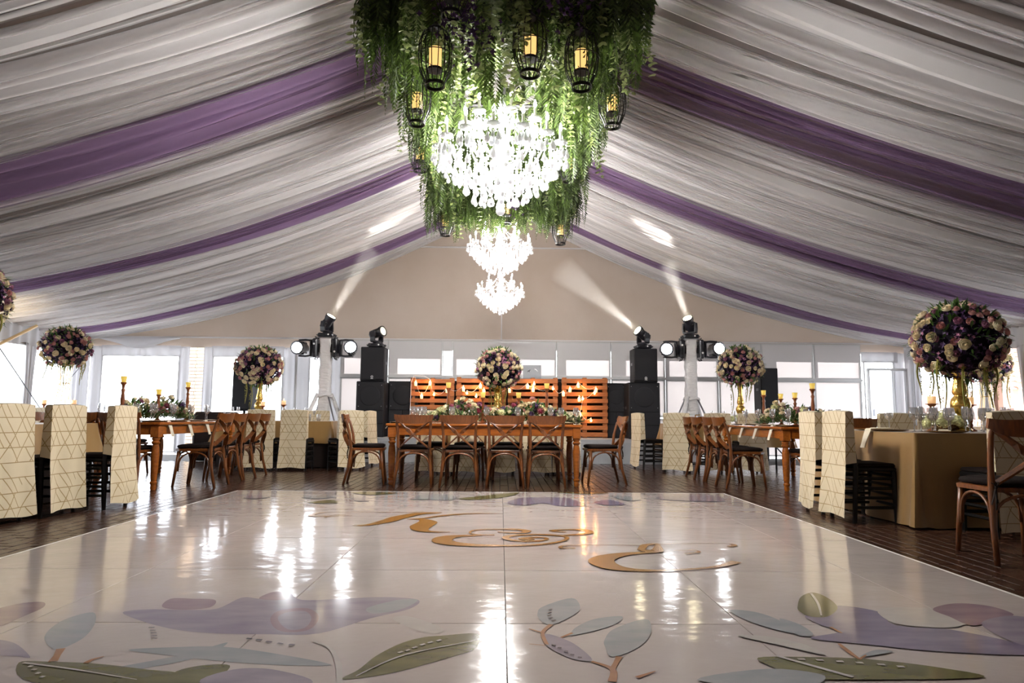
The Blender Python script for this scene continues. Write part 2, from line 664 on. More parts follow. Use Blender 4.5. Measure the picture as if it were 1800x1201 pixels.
cells.sort(key=near_rank)
rb = random.Random(3)
brick_me = MB().bbox((0, 0, 0), (bw - .007, bl - .007, 0.03), 0.003).mesh('brick', MT['brick'])
for (x, y) in cells[:296]:
    o = link('brick', brick_me, floor, (x, y, -0.016 + rb.uniform(-.0012, .0012)))
    o.rotation_euler = (rb.uniform(-.006, .006), rb.uniform(-.006, .006), 0)
bm_ = MB()
for (x, y) in cells[296:]:
    z = rb.uniform(-.0012, .0012) - 0.001
    hx, hy = (bw - .007) / 2, (bl - .007) / 2
    t = [rb.uniform(-.0006, .0006) for _ in range(4)]
    bm_.add([(x - hx, y - hy, z + t[0]), (x + hx, y - hy, z + t[1]), (x + hx, y + hy, z + t[2]), (x - hx, y + hy, z + t[3]),
             (x - hx, y - hy, z - .02), (x + hx, y - hy, z - .02), (x + hx, y + hy, z - .02), (x - hx, y + hy, z - .02)],
            [(0, 1, 2, 3), (0, 4, 5, 1), (1, 5, 6, 2), (2, 6, 7, 3), (3, 7, 4, 0)])
o = bm_.build('brick', 'brick', floor)
o['kind'] = 'stuff'

# ---- ceiling: roof skin and gathered drapes hung under it
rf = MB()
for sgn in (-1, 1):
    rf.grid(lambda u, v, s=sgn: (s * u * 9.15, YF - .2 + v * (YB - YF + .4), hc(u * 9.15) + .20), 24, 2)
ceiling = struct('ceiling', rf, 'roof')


def y_shift(x, y):
    a = max(0.0, 1 - abs(x) / 6.5)
    return 0.55 * a ** 1.3 * min(1.0, max(0.0, (YB - y) / 2.5))


XC = [0.02, .3, .7, 1.1, 1.5, 1.9, 2.3, 2.7, 3.1, 3.5, 3.9, 4.3, 4.7, 5.1, 5.5, 5.9, 6.3, 6.7, 7.1, 7.5, 7.9, 8.3, 8.65, 8.95]


def drape(y0, y1, side, mat, name, seed, lo=.05, hi=.22, amp=.95, coarse=False):
    r = random.Random(seed)
    ys = [y0]
    while ys[-1] < y1:
        ys.append(ys[-1] + (lo + (hi - lo) * r.random() ** 1.7))
    k = (y1 - y0) / (ys[-1] - y0)
    ys = [y0 + (q - y0) * k for q in ys]
    rows, den = [], []          # (fold y, depth factor, fold id), cloth density
    prof = ((0, .35), (.10, -.12), (.30, .80), (.42, 1.0), (.68, .86), (.9, .5))
    for i in range(len(ys) - 1):
        wd = ys[i + 1] - ys[i]
        skew = r.uniform(-.1, .1)
        base = r.uniform(.0, .24) if r.random() < .74 else r.uniform(.6, .97)
        base = base + (.9 - base) * max(0, (ys[i] - 10) / 8)  # denser toward the gable, a stand-in for daylight brightening the back drapes
        lipd = r.random() < .7
        lip = min(.30, r.uniform(.003, .012) / wd)       # narrow gathered edge of each fold
        for t, d in prof:
            den.append((.98 if lipd else base) if t < .2 else min(.98, base + (.12 if t == .9 else 0)))
            tt = lip if t == .10 else lip + .015 / wd if t == .15 else t + (skew if 0 < t < 1 else 0)
            rows.append((ys[i] + wd * tt, d * min(.15, wd * amp * r.uniform(.7, 1.6)), i))
    rows.append((y1, 0, len(ys)))
    den.append(.95)
    vs, fs = [], []
    nx = len(XC)
    for (y, d, i) in rows:
        edge = min(1.0, (y - y0) / .25, (y1 - y) / .25)
        edge = max(0, edge)
        for x in XC:
            wob = 0.05 * math.sin(x * 0.7 + i * .21 + seed) * edge + 0.012 * math.sin(x * 1.3 + i * 1.1) * edge
            pinch = 0.55 + 0.45 * math.sin(PI * min(1, max(0, x / 9))) + 0.22 * math.sin(x * .8 + i * 2.3)
            yy = y + wob
            yy += y_shift(x, yy)
            sag = 0.035 * math.sin(PI * min(1, x / 8.95)) * math.sin(i * .9 + seed) * edge
            vs.append((side * x, yy, hc(x) - d * max(.25, pinch) - max(0, sag)))
    for j in range(len(rows) - 1):
        for i in range(nx - 1):
            q = (j * nx + i, j * nx + i + 1, (j + 1) * nx + i + 1, (j + 1) * nx + i)
            fs.append(q if side < 0 else q[::-1])
    mb = MB().add(vs, fs)
    o = mb.build(name, mat, ceiling, smooth=True)
    at = o.data.attributes.new('gather', 'FLOAT', 'POINT')
    at.data.foreach_set('value', np.repeat(np.array(den, dtype=np.float32), nx))
    return o


bands = [(0.2, 0.9), (3.45, 4.15), (6.62, 7.4), (9.95, 10.6), (13.45, 13.95)]
for side in (-1, 1):
    prev = YF
    for bi, (a, b) in enumerate(bands):
        drape(prev, a, side, 'drape', 'drape_panel', 11 * bi + (5 if side > 0 else 0), .022, .155)
        drape(a - .02, b + .02, side, 'purple', 'purple_drape_panel', 40 + 7 * bi + (3 if side > 0 else 0), .04, .2)
        prev = b
    drape(prev, YB, side, 'drape', 'drape_panel', 77 + side, .03, .13)

# ---- back gable
gb = MB()
N = 36
top = [(-9.1 + 18.2 * i / N) for i in range(N + 1)]
vs = []
for x in top:
    vs += [(x, YB + .03, 2.30), (x, YB + .03, max(2.5, hc(min(abs(x), 9))) + .22)]
gb.add(vs, [(2 * i, 2 * i + 2, 2 * i + 3, 2 * i + 1) for i in range(N)])
wall_back = struct('wall_back', gb, 'pvc', smooth=True)
sm = MB()
for (x0, z0, x1, z1) in ((-2.3, 4.62, 2.3, 4.62), (-8.9, 2.53, 9, 2.53), (0, 2.53, 0, 4.62)):
    if z0 == z1:
        sm.box(((x0 + x1) / 2, YB + .02, z0), (x1 - x0, .02, .035))
    else:
        sm.box((x0, YB + .022, (z0 + z1) / 2), (.03, .016, z1 - z0))
o = sm.build('seam', 'blind_grey', wall_back)
o['kind'] = 'stuff'


def wavy(name, p0, p1, z0, z1, mat, parent, waves, amp=.03, hem=0.0, thick=True, taper=0.0):
    """hanging cloth strip between two floor points with folds"""
    p0, p1 = Vector(p0), Vector(p1)
    d = (p1 - p0)
    nrm = Vector((-d.y, d.x, 0)).normalized()
    nu = max(8, int(waves * 8))

    def fn(u, v):
        a = amp * math.sin(2 * PI * waves * u + .8 * math.sin(3 * u + v)) * (0.35 + .65 * v)
        sq = 1 - taper * math.sin(PI * v)
        p = p0 + d * (0.5 + (u - .5) * sq) + nrm * a
        zz = z1 + (z0 - z1) * v + hem * v * math.sin(2 * PI * waves * u * .5)
        return (p.x, p.y, zz)
    mb = MB().grid(fn, nu, 6)
    o = mb.build(name, mat, parent, smooth=True)
    return o


# lower back wall: cloth strips between the clear windows
for (x0, x1, z1) in ((-8.95, -8.70, 2.32), (-7.02, -6.80, 2.32), (-6.50, -6.30, 2.32), (-4.76, -4.20, 2.32), (-3.72, -3.5, 2.32), (8.72, 9.0, 2.32)):
    wavy('curtain', (x0, YB - .02, 0), (x1, YB - .02, 0), 0.0, z1, 'curtain', wall_back, max(1.5, (x1 - x0) * 6), .022)
for (x0, x1) in ((-8.72, -7.0), (-6.32, -4.75), (-4.22, -3.7), (7.98, 8.8)):
    wavy('valance', (x0, YB - .03, 0), (x1, YB - .03, 0), 2.11, 2.34, 'curtain', wall_back, max(2, (x1 - x0) * 3.2), .02)
# loose swag of cloth at the corner of the eaves
sw = MB()
sw.grid(lambda u, v: (-8.75 + 1.75 * u, YB - .08 - .05 * math.sin(PI * v), 2.52 - .05 * v - (.20 * math.sin(PI * u) ** 1 * (1 - .3 * u)) * v + .03 * math.sin(9 * u) * v), 20, 6)
sw.build('swag', 'curtain', wall_back, smooth=True)
ps = MB()
ps.tube([(-4.47, YB - .07, 0), (-4.47, YB - .07, 2.3)], .03, 8)
ps.build('white_post', 'alu', wall_back, smooth=True)

wn = [0]


def window(x0, x1, z0, z1, y=YB, mat='vinyl', axis='x', frame=.03, nm='clear_pane'):
    """a framed sheet in the back wall (axis x) or a side wall (axis y, then y is the wall's x)"""
    wn[0] += 1
    f = MB()

    def bx(a0, a1, b0, b1, th):
        if axis == 'x':
            f.box(((a0 + a1) / 2, y, (b0 + b1) / 2), (a1 - a0, th, b1 - b0))
        else:
            f.box((y, (a0 + a1) / 2, (b0 + b1) / 2), (th, a1 - a0, b1 - b0))
    bx(x0, x0 + frame, z0, z1, .05)
    bx(x1 - frame, x1, z0, z1, .05)
    bx(x0 + frame, x1 - frame, z0, z0 + frame, .05)
    bx(x0 + frame, x1 - frame, z1 - frame, z1, .05)
    o = struct('window_%d' % wn[0], f, 'alu')
    p = MB()
    if axis == 'x':
        p.box(((x0 + x1) / 2, y, (z0 + z1) / 2), (x1 - x0 - frame * 1.6, .004, z1 - z0 - frame * 1.6))
    else:
        p.box((y, (x0 + x1) / 2, (z0 + z1) / 2), (.004, x1 - x0 - frame * 1.6, z1 - z0 - frame * 1.6))
    p.build(nm, mat, o)
    return o


def inner_blind(win, x0, x1, z0, z1, mat, y=YB - .03):
    b = MB()
    b.box(((x0 + x1) / 2, y, (z0 + z1) / 2), (x1 - x0, .006, z1 - z0))
    return b.build('blind', mat, win)


for (x0, x1, z1) in ((-8.70, -7.02, 2.12), (-6.30, -4.76, 2.12), (-4.20, -3.72, 2.12)):
    window(x0, x1, 0.03, z1, frame=.02)
window(8.03, 8.72, 0.03, 2.14, frame=.03)
# framed panels with roller blinds behind the stage
mull = [-3.52, -2.48, -1.29, -1.07, 1.22, 2.42, 3.62, 4.80, 5.76, 6.92, 7.98]
for i in range(len(mull) - 1):
    a, b = mull[i], mull[i + 1]
    if b - a < .4:
        o = window(a, b, 1.72, 2.50, frame=.02)
        inner_blind(o, a + .02, b - .02, 2.27, 2.48, 'blind_grey')
        window(a, b, 0.03, 1.69, mat='blind', frame=.02, nm='white_sheet')
        continue
    o = window(a + .005, b - .005, 1.72, 2.50, mat='blind', frame=.035, nm='white_sheet')
    inner_blind(o, a + .03, b - .03, 2.10, 2.47, 'blind_grey')
    lo = .06 + .12 * ((i * 7) % 3)
    inner_blind(o, a + .03, a + .03 + lo, 1.76, 2.10, 'blind_grey')
    o = window(a + .005, b - .005, 0.86, 1.69, mat='blind', frame=.035, nm='white_sheet')
    o = window(a + .005, b - .005, 0.03, 0.83, mat='blind', frame=.035, nm='white_sheet')
rails = MB()
rails.box((2.23, YB - .045, 1.705), (11.5, .05, .05))
struct('trim_1', rails, 'alu')
# glazed door in the corner
dr = MB()
for (x, wd) in ((8.09, .05), (8.93, .05)):
    dr.box((x, YB - .09, .97), (wd, .06, 1.94))
dr.box((8.51, YB - .09, 1.95), (.9, .06, .05))
dr.box((8.51, YB - .09, .06), (.8, .05, .1))
dr.box((8.62, YB - .09, 1.0), (.03, .05, 1.86))
door = struct('door_1', dr, 'alu')
MB().box((8.36, YB - .09, 1.0), (.5, .005, 1.8)).build('clear_pane', 'vinyl', door)
MB().box((8.16, YB - .14, 1.0), (.03, .05, .16)).build('door_handle', 'steel', door)

# ---- side walls: header, clear windows, gathered curtains at each post
for sx, nm in ((-1, 'wall_left'), (1, 'wall_right')):
    x = sx * XW
    h = MB()
    h.box((x + sx * .03, (YF + YB) / 2, 2.40), (.04, YB - YF, .5))
    wl = struct(nm, h, 'pvc')
    posts = [14.72, 13.1, 11.5, 8.3, 5.1, 1.9, -1.3]
    for p in posts:
        pm = MB()
        pm.box((x, p, 1.1), (.09, .09, 2.2))
        pm.build('post', 'alu', wl)
        if p < 14.5:
            wavy('curtain', (x - sx * .05, p - .17, 0), (x - sx * .05, p + .17, 0), 0.0, 2.2, 'curtain', wl, 3, .03, taper=.45)
    wavy('curtain', (x - sx * .05, 14.40, 0), (x - sx * .05, 14.97, 0), 0.0, 2.4, 'curtain', wl, 3.5, .03)
    for a, b in zip([-2.95] + posts[::-1], posts[::-1]):
        if b - a > .4 and b > 9:
            window(a + .06, b - .06, 0.03, 2.15, y=x, axis='y', frame=.03)
        elif b - a > .4:
            sp = MB()
            sp.box((x, (a + b) / 2, 1.08), (.03, b - a - .09, 2.14))
            sp.build('side_panel', 'pvc', wl)
    wavy('valance', (x - sx * .07, 11.3, 0), (x - sx * .07, 14.95, 0), 2.14, 2.56, 'curtain', wl, 15, .03, hem=.03)

fw = MB()
fw.grid(lambda u, v: (-9.1 + 18.2 * u, YF - .02, v * (hc(min(9, abs(-9.1 + 18.2 * u))) + .2)), 24, 1)
struct('wall_front', fw, 'pvc')

# pale grey corner post, terracotta column outside the right windows, brick wall outside the gap
tc_ = MB()
tc_.box((8.86, 12.05, 1.25), (.09, .10, 2.5))
struct('column_1', tc_, 'terracotta')
gp = MB()
gp.bbox((8.88, 12.32, 1.2), (.14, .28, 2.4), .02)
struct('column_2', gp, 'curtain')

bwl = thing('outdoor_brick_wall', 'tan brick wall outside, seen through the narrow gap between curtains', 'wall', (-8.06, 18.2, -.1))
bwl['kind'] = 'structure'
bk = MB().bbox((0, 0, 0), (.25, .12, .075), .004).mesh('brick', MT['wall_brick'])
core = MB().box((0, .06, 1.6), (.52, .1, 3.2)).build('mortar_core', 'grey_paint', bwl)
for r in range(34):
    for c in range(2):
        link('brick', bk, bwl, (-.15 + c * .262 + (.03 if r % 2 else 0), 0, .05 + r * .09))

rt = thing('tiled_roof', 'clay tiled roof of the next building, seen through the corner window', 'roof', (11.6, 15.2, 0))
rt['kind'] = 'structure'
tile = MB()
tile.grid(lambda u, v: (.10 * math.cos(PI * u), .34 * (v - .5), .07 * math.sin(PI * u) - .02 * v), 5, 1)
tile_me = tile.mesh('tile', MT['roof_tile'], True)
MB().box((0, .2, .75), (2.6, 3.2, 1.5)).build('gable_block', 'terracotta', rt)
for r in range(9):
    for c in range(12):
        o = link('roof_tile', tile_me, rt, (-1.2 + c * .21, -1.35 + r * .3, 1.55 + r * .13))
        o.rotation_euler = (math.radians(24), 0, 0)

# ---- stage platform
plat = MB()
plat.box((.14, 13.75, .425), (5.9, 2.2, .05))
platform = struct('stage_floor', plat, 'grey_paint')
px_ = [-2.80, -2.22, -1.06, .1, 1.26, 2.42, 3.08]
pm = MB().bbox((0, 0, 0), (1.15, .04, .395), .004).mesh('front_panel', MT['grey_paint'])
for a, b in zip(px_[:-1], px_[1:]):
    o = link('front_panel', pm, platform, ((a + b) / 2, 12.67, .2))
    o.scale = ((b - a - .008) / 1.15, 1, 1)
for x in (-2.79, 3.07):
    MB().box((x, 13.7, .2), (.03, 2.0, .395)).build('side_panel', 'grey_paint', platform)

# ---- window portals for the daylight
portal((-8.9, 11.7, 1.1), 6.6, 2.1, (1, 0, 0))
portal((8.9, 11.7, 1.1), 6.6, 2.1, (-1, 0, 0))
portal((0, 14.9, 1.25), 17.8, 2.5, (0, -1, 0))

# ================================================================ DANCE FLOOR
df = thing('dance_floor', 'glossy white dance floor of square panels printed with watercolour flowers and gold letters', 'dance floor', (0, 0, 0))
xs = [DX0, -1.93, -.95, .03, 1.01, 1.97, DX1]
ys = [DY1 - .98 * k for k in range(8)]
for i in range(6):
    for j in range(7):
        a, b = xs[i], xs[i + 1]
        p = MB().bbox((0, 0, 0), (b - a - .003, .977, .014), .0012)
        p.build('panel', 'floor_panel', df).location = ((a + b) / 2, ys[j] - .49, .006)
ed = MB()
for c, d in (((DX0 - .012, 4.41, .005), (.02, 6.9, .014)), ((DX1 + .012, 4.41, .005), (.02, 6.9, .014)), (((DX0 + DX1) / 2, DY1 + .012, .005), (5.5, .02, .014))):
    ed.box(c, d)
ed.build('edge_trim', 'floor_edge', df)
ZP = 0.0134


def spline(pts, n=6, closed=True):
    out = []
    L = len(pts)
    rng = range(L) if closed else range(L - 1)
    for i in rng:
        if closed:
            p = [Vector(pts[(i + k) % L]) for k in (-1, 0, 1, 2)]
        else:
            p = [Vector(pts[min(max(i + k, 0), L - 1)]) for k in (-1, 0, 1, 2)]
        for k in range(n):
            t = k / n
            out.append(0.5 * (2 * p[1] + (p[2] - p[0]) * t + (2 * p[0] - 5 * p[1] + 4 * p[2] - p[3]) * t * t + (3 * p[1] - p[0] - 3 * p[2] + p[3]) * t ** 3))
    if not closed:
        out.append(Vector(pts[-1]))
    return out


from mathutils.geometry import tessellate_polygon
pz = [0]


def print_shape(pts, mat, name, closed_n=5):
    """flat printed shape on the panels"""
    pz[0] += 1
    q = [Vector((p.x, p.y, 0)) for p in spline([(a, b) for a, b in pts], closed_n)]
    q = [Vector((min(max(p.x, DX0 + .01), DX1 - .01), min(p.y, DY1 - .01), 0)) for p in q]
    tri = tessellate_polygon([q])
    z = ZP + .00005 * pz[0]
    mb = MB().add([(p.x, p.y, z) for p in q], [t if (q[t[1]] - q[t[0]]).cross(q[t[2]] - q[t[0]]).z > 0 else t[::-1] for t in tri])
    return mb.build(name, mat, df)


def print_stroke(pts, ws, mat, name, n=8, top=False):
    pz[0] += 1
    q = spline([(a, b) for a, b in pts], n, closed=False)
    L = len(q)
    z = ZP + .00005 * pz[0] + (.002 if top else 0)
    vs = []
    for i, p in enumerate(q):
        t = (q[min(i + 1, L - 1)] - q[max(i - 1, 0)])
        t = t.normalized() if t.length > 1e-9 else Vector((1, 0))
        f = i / (L - 1) * (len(ws) - 1)
        k = min(int(f), len(ws) - 2)
        wd = ws[k] + (ws[k + 1] - ws[k]) * (f - k)
        nn = Vector((-t.y, t.x)) * wd / 2
        vs += [(p.x + nn.x, p.y + nn.y, z), (p.x - nn.x, p.y - nn.y, z)]
    fs = [(2 * i, 2 * i + 1, 2 * i + 3, 2 * i + 2) for i in range(L - 1)]
    return MB().add(vs, fs).build(name, mat, df)


print_shape([(-1.622, 3.081), (-1.537, 3.129), (-1.386, 3.122), (-1.245, 3.142), (-1.203, 3.329), (-1.091, 3.31), (-1.023, 3.433), (-0.915, 3.293), (-0.736, 3.315), (-0.542, 3.348), (-0.376, 3.301), (-0.396, 3.152), (-0.544, 3.003), (-0.707, 2.804), (-0.903, 2.792), (-1.105, 2.8), (-1.28, 2.844), (-1.471, 2.954)], 'ink_lilac', 'printed_flower')
print_shape([(-1.493, 3.165), (-1.522, 3.304), (-1.418, 3.306), (-1.312, 3.288), (-1.281, 3.168), (-1.373, 3.123)], 'ink_mauve', 'printed_petal')
print_shape([(-0.963, 3.007), (-0.957, 3.119), (-0.85, 3.155), (-0.766, 3.029), (-0.755, 2.857), (-0.833, 2.817), (-0.902, 2.873)], 'ink_mauve', 'printed_petal')
print_shape([(-0.933, 3.007), (-0.917, 3.09), (-0.85, 3.112), (-0.791, 3.008), (-0.782, 2.875), (-0.845, 2.856)], 'ink_lilac', 'printed_petal')
print_shape([(-1.117, 3.31), (-1.092, 3.432), (-1.019, 3.418), (-0.993, 3.292)], 'ink_mauve', 'printed_petal')
print_shape([(-0.586, 3.159), (-0.468, 3.299), (-0.378, 3.301), (-0.422, 3.161), (-0.533, 3.073)], 'ink_blue', 'printed_petal')
print_shape([(-1.724, 2.728), (-1.786, 2.865), (-1.801, 2.997), (-1.749, 3.08), (-1.656, 2.94), (-1.589, 2.762), (-1.584, 2.65), (-1.611, 2.61)], 'ink_blue', 'printed_leaf')
print_shape([(-2.187, 3.075), (-2.158, 3.206), (-2.069, 3.24), (-2.007, 3.15), (-2.001, 3.015), (-1.999, 2.881), (-2.058, 2.899)], 'ink_mauve', 'printed_petal')
print_shape([(-1.908, 2.71), (-1.802, 2.679), (-1.644, 2.532), (-1.694, 2.54), (-1.8, 2.562)], 'ink_lilac', 'printed_petal')
print_shape([(-1.343, 2.606), (-1.204, 2.637), (-1.02, 2.645), (-0.821, 2.581), (-0.573, 2.465), (-0.732, 2.459), (-0.938, 2.49), (-1.139, 2.544)], 'ink_blue', 'printed_leaf')
print_shape([(-1.294, 2.427), (-1.155, 2.535), (-1.087, 2.608), (-1.018, 2.692), (-1.042, 2.55), (-1.198, 2.425)], 'ink_blue', 'printed_leaf')
print_shape([(-1.646, 2.477), (-1.54, 2.486), (-1.364, 2.466), (-1.174, 2.415), (-1.068, 2.391), (-0.907, 2.319), (-1.117, 2.268), (-1.486, 2.305)], 'ink_green', 'printed_leaf')
print_shape([(-1.075, 2.386), (-1.019, 2.452), (-0.917, 2.455), (-0.921, 2.331), (-1.01, 2.307)], 'ink_green', 'printed_leaf')
print_shape([(-0.509, 2.335), (-0.471, 2.419), (-0.437, 2.549), (-0.375, 2.675), (-0.299, 2.753), (-0.214, 2.781), (-0.081, 2.803), (-0.086, 2.631), (-0.154, 2.556), (-0.247, 2.473), (-0.335, 2.402), (-0.421, 2.355)], 'ink_green', 'printed_leaf')
print_shape([(-0.956, 2.307), (-0.89, 2.417), (-0.757, 2.418), (-0.594, 2.309), (-0.744, 2.22)], 'ink_lilac', 'printed_petal')
print_shape([(-0.446, 2.992), (-0.38, 3.033), (-0.22, 2.862), (-0.283, 2.808)], 'ink_pale', 'printed_petal')
print_stroke([(-0.467, 2.355), (-0.337, 2.555), (-0.1, 2.709)], [0.004, 0.012, 0.006], 'ink_pale', 'leaf_vein', top=True)
print_stroke([(-1.626, 2.47), (-1.428, 2.414), (-1.163, 2.323)], [0.012, 0.01, 0.004], 'ink_pale', 'leaf_vein', top=True)
print_stroke([(-0.361, 2.578), (-0.347, 2.593)], [0.014, 0.014], 'ink_pale', 'leaf_dot', top=True)
print_stroke([(-0.338, 2.599), (-0.324, 2.614)], [0.014, 0.014], 'ink_pale', 'leaf_dot', top=True)
print_stroke([(-0.316, 2.629), (-0.301, 2.644)], [0.014, 0.014], 'ink_pale', 'leaf_dot', top=True)
print_stroke([(-0.291, 2.66), (-0.275, 2.676)], [0.014, 0.014], 'ink_pale', 'leaf_dot', top=True)
print_stroke([(-0.265, 2.685), (-0.249, 2.701)], [0.014, 0.014], 'ink_pale', 'leaf_dot', top=True)
print_stroke([(-0.235, 2.708), (-0.219, 2.724)], [0.014, 0.014], 'ink_pale', 'leaf_dot', top=True)
print_stroke([(-1.586, 2.438), (-1.571, 2.436)], [0.014, 0.014], 'ink_pale', 'leaf_dot', top=True)
print_stroke([(-1.554, 2.408), (-1.539, 2.406)], [0.014, 0.014], 'ink_pale', 'leaf_dot', top=True)
print_stroke([(-1.52, 2.376), (-1.505, 2.374)], [0.014, 0.014], 'ink_pale', 'leaf_dot', top=True)
print_stroke([(-1.485, 2.345), (-1.471, 2.342)], [0.014, 0.014], 'ink_pale', 'leaf_dot', top=True)
print_stroke([(-0.962, 2.731), (-0.938, 2.725)], [0.012, 0.012], 'ink_dark', 'printed_dash', top=True)
print_stroke([(-0.921, 2.718), (-0.897, 2.712)], [0.012, 0.012], 'ink_dark', 'printed_dash', top=True)
print_stroke([(-0.876, 2.696), (-0.852, 2.69)], [0.012, 0.012], 'ink_dark', 'printed_dash', top=True)
print_stroke([(-0.827, 2.678), (-0.804, 2.671)], [0.012, 0.012], 'ink_dark', 'printed_dash', top=True)
print_stroke([(-0.78, 2.662), (-0.757, 2.656)], [0.012, 0.012], 'ink_dark', 'printed_dash', top=True)
print_stroke([(-1.399, 2.861), (-1.376, 2.862)], [0.008, 0.008], 'ink_dark', 'printed_dash', top=True)
print_stroke([(-1.376, 2.826), (-1.354, 2.826)], [0.008, 0.008], 'ink_dark', 'printed_dash', top=True)
print_stroke([(-1.355, 2.791), (-1.333, 2.792)], [0.008, 0.008], 'ink_dark', 'printed_dash', top=True)
print_stroke([(-1.336, 2.758), (-1.315, 2.758)], [0.008, 0.008], 'ink_dark', 'printed_dash', top=True)
print_stroke([(-1.32, 2.728), (-1.299, 2.728)], [0.008, 0.008], 'ink_dark', 'printed_dash', top=True)
print_stroke([(-1.536, 2.486), (-1.56, 2.547), (-1.591, 2.616)], [0.03, 0.022, 0.03], 'ink_stem', 'printed_stem')
print_stroke([(-1.415, 2.471), (-1.411, 2.506), (-1.39, 2.537)], [0.02, 0.015, 0.005], 'ink_stem', 'printed_stem')
print_stroke([(-0.702, 2.704), (-0.618, 2.627), (-0.544, 2.444), (-0.499, 2.253)], [0.01, 0.015, 0.02, 0.02], 'ink_pale', 'printed_stem')
print_shape([(0.169, 3.081), (0.201, 3.191), (0.345, 3.335), (0.366, 3.17), (0.314, 3.041), (0.219, 2.922), (0.176, 2.979)], 'ink_blue', 'printed_leaf')
print_shape([(0.283, 2.792), (0.315, 2.885), (0.407, 3.001), (0.529, 3.043), (0.494, 2.944), (0.397, 2.85), (0.299, 2.786)], 'ink_blue', 'printed_leaf')
print_shape([(0.408, 2.729), (0.469, 2.868), (0.625, 3.004), (0.616, 2.852), (0.564, 2.714), (0.488, 2.605), (0.405, 2.546), (0.398, 2.643)], 'ink_blue', 'printed_leaf')
print_shape([(0.182, 2.795), (0.22, 2.778), (0.287, 2.68), (0.332, 2.514), (0.27, 2.517), (0.206, 2.603), (0.175, 2.689)], 'ink_lilac', 'printed_leaf')
print_stroke([(0.37, 2.314), (0.388, 2.424), (0.328, 2.498)], [0.03, 0.022, 0.012], 'ink_stem', 'printed_stem')
print_stroke([(0.387, 2.419), (0.41, 2.482), (0.434, 2.546)], [0.022, 0.018, 0.025], 'ink_stem', 'printed_stem')
print_stroke([(0.182, 2.673), (0.175, 2.812), (0.217, 2.922)], [0.016, 0.016, 0.02], 'ink_stem', 'printed_stem')
print_stroke([(0.242, 2.755), (0.293, 2.813)], [0.01, 0.012], 'ink_stem', 'printed_stem')
print_stroke([(0.116, 2.679), (0.177, 2.663)], [0.004, 0.006], 'ink_stem', 'printed_stem')
print_stroke([(0.123, 2.865), (0.177, 2.812)], [0.008, 0.01], 'ink_stem', 'printed_stem')
print_stroke([(0.458, 2.35), (0.532, 2.407)], [0.02, 0.004], 'ink_stem', 'printed_stem')
print_stroke([(0.22, 3.124), (0.238, 3.142)], [0.01, 0.01], 'ink_dark', 'printed_dash', top=True)
print_stroke([(0.212, 3.082), (0.23, 3.099)], [0.01, 0.01], 'ink_dark', 'printed_dash', top=True)
print_stroke([(0.209, 3.04), (0.227, 3.057)], [0.01, 0.01], 'ink_dark', 'printed_dash', top=True)
print_stroke([(0.211, 2.999), (0.229, 3.016)], [0.01, 0.01], 'ink_dark', 'printed_dash', top=True)
print_stroke([(0.222, 2.96), (0.24, 2.976)], [0.01, 0.01], 'ink_dark', 'printed_dash', top=True)
print_stroke([(0.2, 2.664), (0.215, 2.661)], [0.012, 0.012], 'ink_dark', 'printed_dash', top=True)
print_stroke([(0.219, 2.633), (0.233, 2.63)], [0.012, 0.012], 'ink_dark', 'printed_dash', top=True)
print_stroke([(0.239, 2.594), (0.253, 2.591)], [0.012, 0.012], 'ink_dark', 'printed_dash', top=True)
print_stroke([(0.259, 2.559), (0.273, 2.556)], [0.012, 0.012], 'ink_dark', 'printed_dash', top=True)
print_stroke([(0.283, 2.531), (0.297, 2.528)], [0.012, 0.012], 'ink_dark', 'printed_dash', top=True)
print_shape([(1.328, 3.052), (1.44, 3.104), (1.559, 3.217), (1.69, 3.12), (1.646, 2.955), (1.697, 2.899), (1.851, 2.863), (2.021, 2.662), (1.95, 2.571), (1.627, 2.607), (1.403, 2.682), (1.217, 2.753), (1.369, 2.834), (1.335, 2.933)], 'ink_violet', 'printed_flower')
print_shape([(1.37, 3.219), (1.456, 3.376), (1.548, 3.45), (1.572, 3.352), (1.537, 3.185), (1.424, 3.045), (1.35, 3.044), (1.337, 3.129)], 'ink_green', 'printed_leaf')
print_stroke([(1.527, 3.429), (1.478, 3.253), (1.401, 3.053)], [0.012, 0.012, 0.006], 'ink_pale', 'leaf_vein', top=True)
print_shape([(1.714, 3.165), (1.898, 3.189), (2.052, 3.146), (2.095, 3.061), (1.887, 2.901), (1.708, 2.918), (1.657, 2.995)], 'ink_pale', 'printed_petal')
print_shape([(1.027, 3.134), (1.128, 3.114), (1.191, 2.99), (1.191, 2.821), (1.125, 2.857), (1.054, 2.981)], 'ink_blue', 'printed_leaf')
print_shape([(1.199, 3.01), (1.251, 2.932), (1.249, 2.797), (1.18, 2.797)], 'ink_blue', 'printed_leaf')
print_shape([(1.962, 3.168), (2.129, 3.262), (2.258, 3.217), (2.27, 3.084), (2.141, 3.02), (1.972, 2.92), (1.96, 3.047)], 'ink_mauve', 'printed_petal')
print_shape([(2.036, 2.959), (2.222, 3.062), (2.287, 3.002), (2.034, 2.678), (1.986, 2.776)], 'ink_lilac', 'printed_petal')
print_shape([(0.929, 2.535), (1.121, 2.542), (1.317, 2.523), (1.522, 2.443), (1.595, 2.35), (0.981, 2.338), (0.951, 2.427)], 'ink_green', 'printed_leaf')
print_shape([(1.306, 2.552), (1.401, 2.62), (1.455, 2.603), (1.348, 2.558)], 'ink_blue', 'printed_leaf')
print_shape([(0.649, 2.327), (0.922, 2.427), (1.088, 2.365), (0.947, 2.259)], 'ink_blue', 'printed_leaf')
print_stroke([(1.364, 2.896), (1.372, 2.816)], [0.015, 0.01], 'ink_stem', 'printed_stem')
print_stroke([(1.297, 2.688), (1.29, 2.61), (1.287, 2.52)], [0.012, 0.02, 0.012], 'ink_stem', 'printed_stem')
